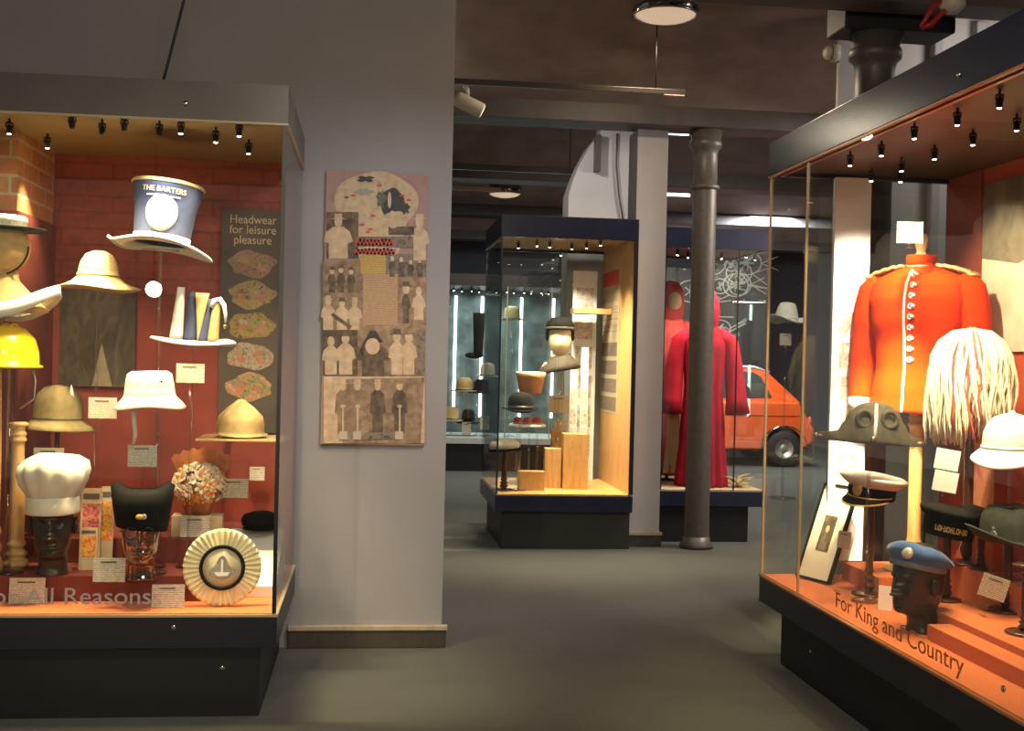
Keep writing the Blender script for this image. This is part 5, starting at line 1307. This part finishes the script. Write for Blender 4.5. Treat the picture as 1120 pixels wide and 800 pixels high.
MB().rings([[(x, -.64 if z < 1 else -.52, z) for (x, z) in cab], [(x, .64 if z < 1 else .52, z) for (x, z) in cab]]).build('cabin', car_o, car, bevel=.02)
MB().prism([(-.40, 1.29), (-.22, 1.375), (.60, 1.375), (.84, 1.29), (.58, 1.345), (-.2, 1.345)], -.54, .54).build('roof', car_w, car, bevel=.015, label='white roof')
for s in (-1, 1):
    for (nm, poly) in (('side_window', [(-.62, .93), (-.32, 1.27), (.02, 1.29), (.02, .93)]), ('side_window', [(.08, .93), (.08, 1.29), (.56, 1.29), (.68, 1.23), (.82, .95)])):
        mb = MB().prism(poly, -.004, .004)
        mb.v = [(x, s*(.645-(z-.89)*.26)+y, z) for (x, y, z) in mb.v]
        w_ = mb.build(nm, carglass, car)
    MB().tube([(-.70, s*.692, .70), (1.2, s*.692, .70)], .006, 6).build('side_trim', chrome, car, True)
    for x in (-1.0, 1.0):
        w_ = MB().lathe([(.13, -.07), (.22, -.075), (.25, -.05), (.25, .05), (.22, .075), (.13, .07)], 32).xf(Matrix.Rotation(PI/2, 4, 'X')).build('wheel', rubber, car, True, loc=(x, s*.60, .25))
        h_ = MB().lathe([(.002, .055), (.05, .058), (.06, .04), (.10, .045), (.135, .06), (.15, .070), (.155, .05)], 32, cap1=True).xf(Matrix.Rotation(PI/2 if s < 0 else -PI/2, 4, 'X')).build('hub_cap', mat('dull_steel', (.55, .52, .42), .35, .8), w_, True)
        MB().tube([(x+.315*math.cos(a), s*.692, .25+.315*math.sin(a)) for a in [PI*i/20 for i in range(21)]], .010, 6).build('arch_trim', chrome, car, True)
MB().box(-1.58, -.55, .36, -1.51, .55, .46).build('bumper', chrome, car, bevel=.02); MB().box(1.41, -.55, .38, 1.47, .55, .47).build('bumper', chrome, car, bevel=.02)
for s in (-1, 1):
    MB()._ell((1.41, s*.50, .62), (.03, .05, .07), 14, 10).build('tail_lamp', redp, car, True)
    MB()._ell((-1.47, s*.48, .66), (.05, .09, .09), 16, 10).build('head_lamp', carglass, car, True)
MB().box(.25, -.70, .76, .36, -.685, .78).build('door_handle', chrome, car)

# far mural of white line drawings
a, b_ = PY(722, 262, 18.4), PY(842, 415, 18.4)
mu = thing('mural_panel', 'black wall panel of white wheel and gear line drawings beyond the car', 'mural', ((a.x+b_.x)/2, 18.4, 0))
wv, hv = b_.x-a.x, a.z
MB().box(-wv/2, 0, .02, wv/2, .05, hv).build('board', mat('blackboard', (.012, .014, .015), .6, var=.2), mu, bevel=.004)
chalk = mat('chalk_line', (.62, .62, .58), .7)
fr = random.Random(21)
for i in range(15):
    x, zc, r_ = fr.uniform(-wv/2+.3, wv/2-.3), fr.uniform(1.4, hv-.3), fr.uniform(.10, .28)
    mb = MB().torus(r_, .012, (x, -.012, zc), 28, 5, axis='y', sx=1.0, sy=fr.uniform(.6, 1))
    for j in range(5):
        q = fr.uniform(0, PI); mb.tube([(x-r_*math.cos(q)*.5, -.012, zc-r_*.5*math.sin(q)), (x+r_*.5*math.cos(q), -.012, zc+r_*.5*math.sin(q))], .008, 4)
    for j in range(2):
        q = fr.uniform(-.6, .6); mb.tube([(x+r_, -.012, zc), (x+r_+.3*math.cos(q), -.012, zc+.3*math.sin(q))], .008, 4)
    mb.build('line_drawing', chalk, mu)
# solid hat, post and card added in place of a glass reflection, far right
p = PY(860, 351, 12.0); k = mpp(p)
wh = thing('hat_reflection', 'solid white hat standing in for a reflection in the glass', 'hat', p, rot=(0, .08, .3))
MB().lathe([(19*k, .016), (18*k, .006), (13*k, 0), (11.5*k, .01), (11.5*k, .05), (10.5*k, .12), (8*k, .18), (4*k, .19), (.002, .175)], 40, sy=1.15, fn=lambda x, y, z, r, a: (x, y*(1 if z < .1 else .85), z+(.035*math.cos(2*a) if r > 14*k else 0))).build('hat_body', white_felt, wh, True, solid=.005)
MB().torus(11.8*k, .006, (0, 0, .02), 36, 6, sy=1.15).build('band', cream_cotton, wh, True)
pt = thing('display_post', 'thin clear post added under the reflected white hat', 'display post', (p.x, p.y, 0))
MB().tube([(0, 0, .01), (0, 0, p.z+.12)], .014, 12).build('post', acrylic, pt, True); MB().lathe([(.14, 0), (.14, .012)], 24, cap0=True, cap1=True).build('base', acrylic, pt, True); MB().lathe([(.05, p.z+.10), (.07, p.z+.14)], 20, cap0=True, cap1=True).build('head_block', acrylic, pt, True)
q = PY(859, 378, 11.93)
label_card('pale card standing in for the reflected card under the white hat', q, px_w(q, 13), px_w(q, 13), foot=q.z-.02)

# ================================================================== CEILING FITTINGS
def pendant(lab, u, v, y, d):
    p = PY(u, v, y)
    zc = BEAM_Z+.14+.34*math.sin(PI*((y-5.82)/2.78 if y < 8.6 else (y-11.92)/2.68 if y < 14.6 else (y-14.92)/2.68))
    t = thing('ceiling_lamp', lab, 'ceiling lamp', (p.x, p.y, zc), group='round chrome ceiling lamps')
    h = p.z-zc
    MB().lathe([(.05, 0), (.05, -.02), (.03, -.03), (.03, h+.13), (d*.26, h+.125), (d*.42, h+.11), (d*.49, h+.07), (d*.50, h+.03), (d*.485, h-.01), (d*.46, h-.02)], 40, cap0=True).build('housing', darkchrome, t, True)
    MB().lathe([(.002, h-.055), (d*.2, h-.05), (d*.36, h-.035), (d*.45, h-.012)], 40).build('diffuser', opal, t, True)
    MB().torus(d*.475, .008, (0, 0, h-.014), 40, 8).build('rim', chrome, t, True)
    return t, p
pt1, lp1 = pendant('big round chrome ceiling lamp with a glowing opal face', 728, 14, 7.35, .42)
pt2, lp2 = pendant('smaller looking chrome ceiling lamp over the middle case', 552, 211, 13.2, .38)
pt3, lp3 = pendant('dark chrome ceiling lamp above the robe case', 795, 222, 16.3, .40)
def rail(lab, u0, v0, u1, v1, y, r=.018, box=True, m=None):
    p, q = PY(u0, v0, y), PY(u1, v1, y); z = (p.z+q.z)/2
    t = thing('lighting_track', lab, 'lighting track', ((p.x+q.x)/2, y, z), group='ceiling lighting tracks')
    w = abs(q.x-p.x)/2
    MB().box(-w, -r, -r, w, r, r).build('rail', m or mat('bronze_track', (.035, .026, .02), .35, .3), t, bevel=.003)
    zc = BEAM_Z+.14+.34*math.sin(PI*((y-5.82)/2.78 if y < 8.6 else (y-8.92)/2.68 if y < 11.6 else (y-11.92)/2.68))
    for s in (-1, 1): MB().tube([(s*w*.8, 0, r), (s*w*.8, 0, zc-z)], .004, 6).build('hanger', blackmetal, t, True)
    MB().box(w-.14, -r-.002, -r-.004, w-.005, r+.002, -r).build('end_plate', mat('pale_plate', (.6, .42, .34), .4), t)
    return t, z
r1, rz1 = rail('long dark lighting track crossing in front of the first beam', 420, 86, 749, 101, 7.6)
r2, rz2 = rail('dark lighting track hung over the middle case', 440, 181, 643, 188, 10.4, .022)
r3, rz3 = rail('pale far lighting track beside the smaller ceiling lamp', 460, 205, 548, 207, 13.0, .022, m=mat('pale_plate', ()))
# conduit fixed along beam bottom above the big lamp
p, q = PY(560, 0, 6.4), PY(770, 6, 6.4)
# track spotlight
tp = PY(508, 96, 7.6)
ts = thing('track_spotlight', 'white track spotlight tilted down on the first track', 'spotlight', (tp.x, 7.6, rz1-.019))
MB().tube([(0, 0, 0), (.02, 0, -.03), (.02, 0, -.085)], .013, 10).build('arm', whiteplastic, ts, True)
body = MB().lathe([(.046, -.11), (.050, -.10), (.050, .06), (.042, .085), (.02, .09)], 28, cap0=True, cap1=True).xf(Matrix.Translation((.02, 0, -.12)) @ Matrix.Rotation(-1.15, 4, 'Y'))
bo_ = body.build('lamp_body', whiteplastic, ts, True)
MB().lathe([(.002, -.112), (.042, -.1105)], 24, cap0=False).xf(Matrix.Translation((.02, 0, -.12)) @ Matrix.Rotation(-1.15, 4, 'Y')).build('lens', mat('warm_lens', (1, .9, .75), .3, emit=(1, .8, .55), es=3), bo_, True)
# smoke detector on the beam
sx_ = PY(918, 60, 7.2).x; p = PX(911, 58, sx_)
sd = thing('smoke_detector', 'round cream smoke detector on the edge of the warm grey wall beside the thick column', 'smoke detector', (sx_-.001, 7.22, PY(909, 58, 7.22).z), rot=(0, PI/2, 0))
MB().lathe([(.055, 0), (.057, -.03), (.050, -.045)], 28, cap0=True).build('base', whiteplastic, sd, True)
MB().lathe([(.044, -.043), (.040, -.075), (.022, -.092), (.002, -.094)], 28).build('sensor', whiteplastic, sd, True)
# red cabled fitting, top right
p = PY(1042, 3, 5.45)
rf = thing('bulkhead_fitting', 'cream ceiling fitting with a looped red cable above the tunic case', 'ceiling fitting', (p.x, 5.45, BEAM_Z+.05))
h = p.z-BEAM_Z-.05
MB().lathe([(.03, 0), (.035, h*.5), (.060, h+.02), (.062, h-.02), (.03, h-.05), (.002, h-.055)], 28, cap0=True).build('bowl', whiteplastic, rf, True)
q0, q1, q2, q3 = PY(1040, 8, 5.45)-rf.location, PY(1030, 14, 5.45)-rf.location, PY(1018, 27, 5.45)-rf.location, PY(1008, 30, 5.47)-rf.location
MB().tube([q0, q1, q2, q3], .013, 10).build('red_cable', redcable, rf, True, label='looped red cable')
MB().tube([q0+Vector((.0, 0, .05)), q1+Vector((-.045, 0, .03)), q2+Vector((-.03, 0, .02)), q3], .012, 10).build('red_cable', redcable, rf, True, label='looped red cable')
# tubes lit beyond the column
for i, (u, v, y, w, lab) in enumerate(((741, 147, 9.3, .18, 'short fluorescent batten just beyond the iron column capital'), (738, 214, 13.6, .36, 'short fluorescent batten over the robe case'))):
    p = PY(u, v, y); zc = BEAM_Z+.14+.34*math.sin(PI*((y-8.92)/2.68 if y < 11.6 else (y-11.92)/2.68))
    t = thing('fluorescent_batten', lab, 'ceiling light', (p.x, y, p.z))
    MB().box(-w/2, -.03, .025, w/2, .03, .06).build('batten', whiteplastic, t); MB().tube([(-w/2, 0, .008), (w/2, 0, .008)], .014, 10).build('tube', tube_m, t, True)
    for s in (-1, 1): MB().tube([(s*w*.3, 0, .06), (s*w*.3, 0, zc-p.z)], .004, 6).build('hanger', blackmetal, t, True)
# cable dropping to the left case
a, b_ = PY(208, 0, 5.2), PY(170, 84, 5.2)
cb = thing('power_cable', 'thin black cable dropping to the top of the brick side case', 'cable', (b_.x, 5.2, HT))
d = Vector((a.x-b_.x, 0, BEAM_Z+.05-HT))
MB().tube([(0, 0, .0), (d.x*.35, 0, d.z*.25), (d.x*.8, 0, d.z*.6), (d.x*1.2, 0, d.z)], .006, 8).build('cable', blackmetal, cb, True)
cdp = [PY(u, v, 9.93) for (u, v) in ((675, 146), (674, 180), (677, 215), (682, 243))]
co_ = thing('conduit_cable', 'curved dark cable down the pale arch wall', 'cable', (cdp[0].x, 9.93, cdp[-1].z))
MB().tube([(q.x-cdp[0].x, 0, q.z-cdp[-1].z) for q in cdp], .008, 8).build('cable', beam_m, co_, True)

# ================================================================== UNSEEN FLOOD LAMPS (mirrored highlights and added front fill)
def flood(lab, loc, target, r, es, watts, ang=60, nm='flood_lamp'):
    t = thing(nm, lab, 'spotlight', loc)
    q = (Vector(target)-Vector(loc)).to_track_quat('-Z', 'Y').to_matrix().to_4x4()
    MB().lathe([(r, -.02), (r*1.06, .0), (r*1.0, .08), (r*.6, .16), (.02, .18)], 28, cap1=True).xf(q).build('housing', blackmetal, t, True)
    MB().lathe([(.001, -.012), (r*.95, -.010)], 28).xf(q).build('lens', mat('flood_lens', (1, .95, .85), .2, emit=(1, .88, .68), es=es), t, True)
    MB().tube([(0, 0, .05), (0, 0, (BEAM_Z+.05 if loc[1] < 5.6 else BEAM_Z+.14+.34*math.sin(PI*(loc[1]-5.82)/2.78))-loc[2])], .012, 8).build('drop_rod', blackmetal, t, True)
    d_ = (Vector(target)-Vector(loc)).normalized()
    spot('flood_light', Vector(loc)+d_*.05, target, watts, ang, .8, (1, .82, .55), r)

v1 = PY(168, 316, 2*LY0+1.5)
flood('black flood lamp hung behind the viewer facing the brick side case', (v1.x, -1.5, v1.z), (-.85, 4.9, 1.05), .065, 70, 260, 26)  # its narrow strong beam is added front fill for the hats
v2 = PX(943, 143, 2*(RX0-.008)-.1)
flood('unseen flood lamp added behind the poster wall for the header highlight', (.1, v2.y, v2.z), (1.85, v2.y*.55, 2.3), .07, 260, 4)  # added out of view so the navy header mirrors a highlight
# ================================================================== LIGHT
def case_lights(pts, zc, tgt, watts, angle=75, col=(1, .77, .43)):
    for p in pts: spot('case_light', (p[0], p[1], zc-.07), tgt(p), watts, angle, .8, col, .015)
case_lights(lspots, HB+.02, lambda p: (p[0]*.75-.22, p[1]+.22, .6), 62, 78)
case_lights(rspots[:9], RHB+.02, lambda p: (p[0]+.03, p[1]-.05, .5), 34, 72)
case_lights([Vector((q.x, 8.74, q.z)) for q in mspots], RHB+.02, lambda p: (p[0]-.05, p[1]+.1, .5), 60, 90, (1, .82, .52))
case_lights(bspots[::2], RHB+.02, lambda p: (p[0], p[1]+.2, .8), 34, 90, (1, .84, .62))
area('far_case_glow', (1.5, 15.0, 2.2), (1.5, 15.05, .4), 16, .8, (.85, 1, .98))
area('room_light', (.3, 1.2, 3.05), (.5, 3.5, 0), 75, 1.2, (1, .86, .66))
area('bay_light', (lp1.x, lp1.y, lp1.z-.08), (lp1.x, lp1.y, 0), 22, .36, (1, .80, .56))
area('bay_light', (lp2.x, lp2.y, lp2.z-.08), (lp2.x, lp2.y, 0), 40, .36, (1, .85, .65))
area('bay_light', (lp3.x, lp3.y, lp3.z-.08), (lp3.x, lp3.y, 0), 60, .36, (1, .85, .65))
area('hall_light', (5.0, 14.2, 3.1), (5.0, 15.5, 0), 200, 1.0, (.9, .95, 1))
spot('panel_light', (2.15, 4.75, 2.2), (2.27, 5.33, 1.6), 110, 60, .8, (1, .88, .68), .02)
spot('tunic_fill', (1.95, 4.35, 2.2), (2.22, 4.95, 1.34), 950, 27, 1, (1, .80, .42), .02)  # added spot, no fixture; overexposes the tunic front
spot('picture_fill', (2.1, 4.6, 2.2), (2.75, 4.9, 1.7), 70, 60, .8, (1, .86, .6), .02)  # added to brighten the landscape picture; no lamp body
spot('frame_fill', (1.98, 4.9, 2.2), (1.98, 5.24, .7), 60, 40, .8, (1, .84, .55), .02)  # extra spot put in for the framed portrait, no fixture
spot('plume_fill', (1.98, 4.05, 2.2), (2.27, 4.62, 1.42), 210, 40, 1, (1, .86, .58), .02)  # added to brighten the plume, without a lamp body
spot('block_fill', (2.1, 3.9, 2.2), (2.6, 4.4, .95), 110, 50, 1, (1, .80, .48), .02)  # added spot on the blocks, no fixture of its own
spot('poster_fill', (.55, 4.1, 3.05), (-.02, 5.7, .95), 75, 34, 1, (1, .80, .52), .03)  # warm spot added for the poster foot, no lamp hangs here
spot('screen_fill', (1.52, 9.15, 2.22), (1.70, 9.6, 1.5), 70, 60, .9, (1, .90, .72), .02)  # put in to whiten the printed screen; no fixture
spot('sheet_fill', (1.5, 8.95, 2.22), (1.91, 9.25, 1.45), 45, 60, .9, (1, .84, .58), .02)  # added beam on the info sheet, without a lamp body
spot('arch_fill', (1.15, 9.06, 3.3), (1.95, 9.95, 2.75), 30, 80, .9, (1, .90, .80), .05)  # unseen spot added to lift the arch wall
spot('hat_fill', (3.9, 11.0, 3.2), (4.3, 12, 1.8), 60, 40, .8, (1, .88, .7), .03)  # added spot for the stand-in hat, no fixture
spot('roundel_fill', (-.80, 4.68, 2.17), (-.84, 5.0, 1.95), 14, 60, 1, (1, .9, .75), .015)  # small added spot on the top hat roundel, no fixture
area('bay_light', (3.9, 6.45, 3.3), (3.6, 7.2, 2.7), 8, .4, (1, .92, .84))  # added fill on the warm grey wall; no lamp hangs here
area('hall_light', (4.2, 8.2, 3.05), (3.6, 8.6, 0), 110, .8, (1, .88, .75))
spot('wall_fill', (1.0, 3.6, 3.05), (-.1, 5.7, .9), 105, 70, .9, (.93, .95, 1), .1)  # cool fill added for the poster wall, no fixture
w = bpy.data.worlds.new('world'); SC.world = w; w.use_nodes = True
bg = w.node_tree.nodes['Background']; bg.inputs[0].default_value = (1, .86, .72, 1); bg.inputs[1].default_value = .2

# ================================================================== RENDER LOOK
SC.view_settings.view_transform = 'Standard'; SC.view_settings.look = 'None'; SC.view_settings.gamma = 1
SC.view_settings.use_curve_mapping = False; SC.view_settings.exposure = .18
SC.cycles.use_denoising = True
SC.cycles.max_bounces = 10; SC.cycles.transparent_max_bounces = 40; SC.cycles.diffuse_bounces = 4
SC.cycles.sample_clamp_indirect = 4
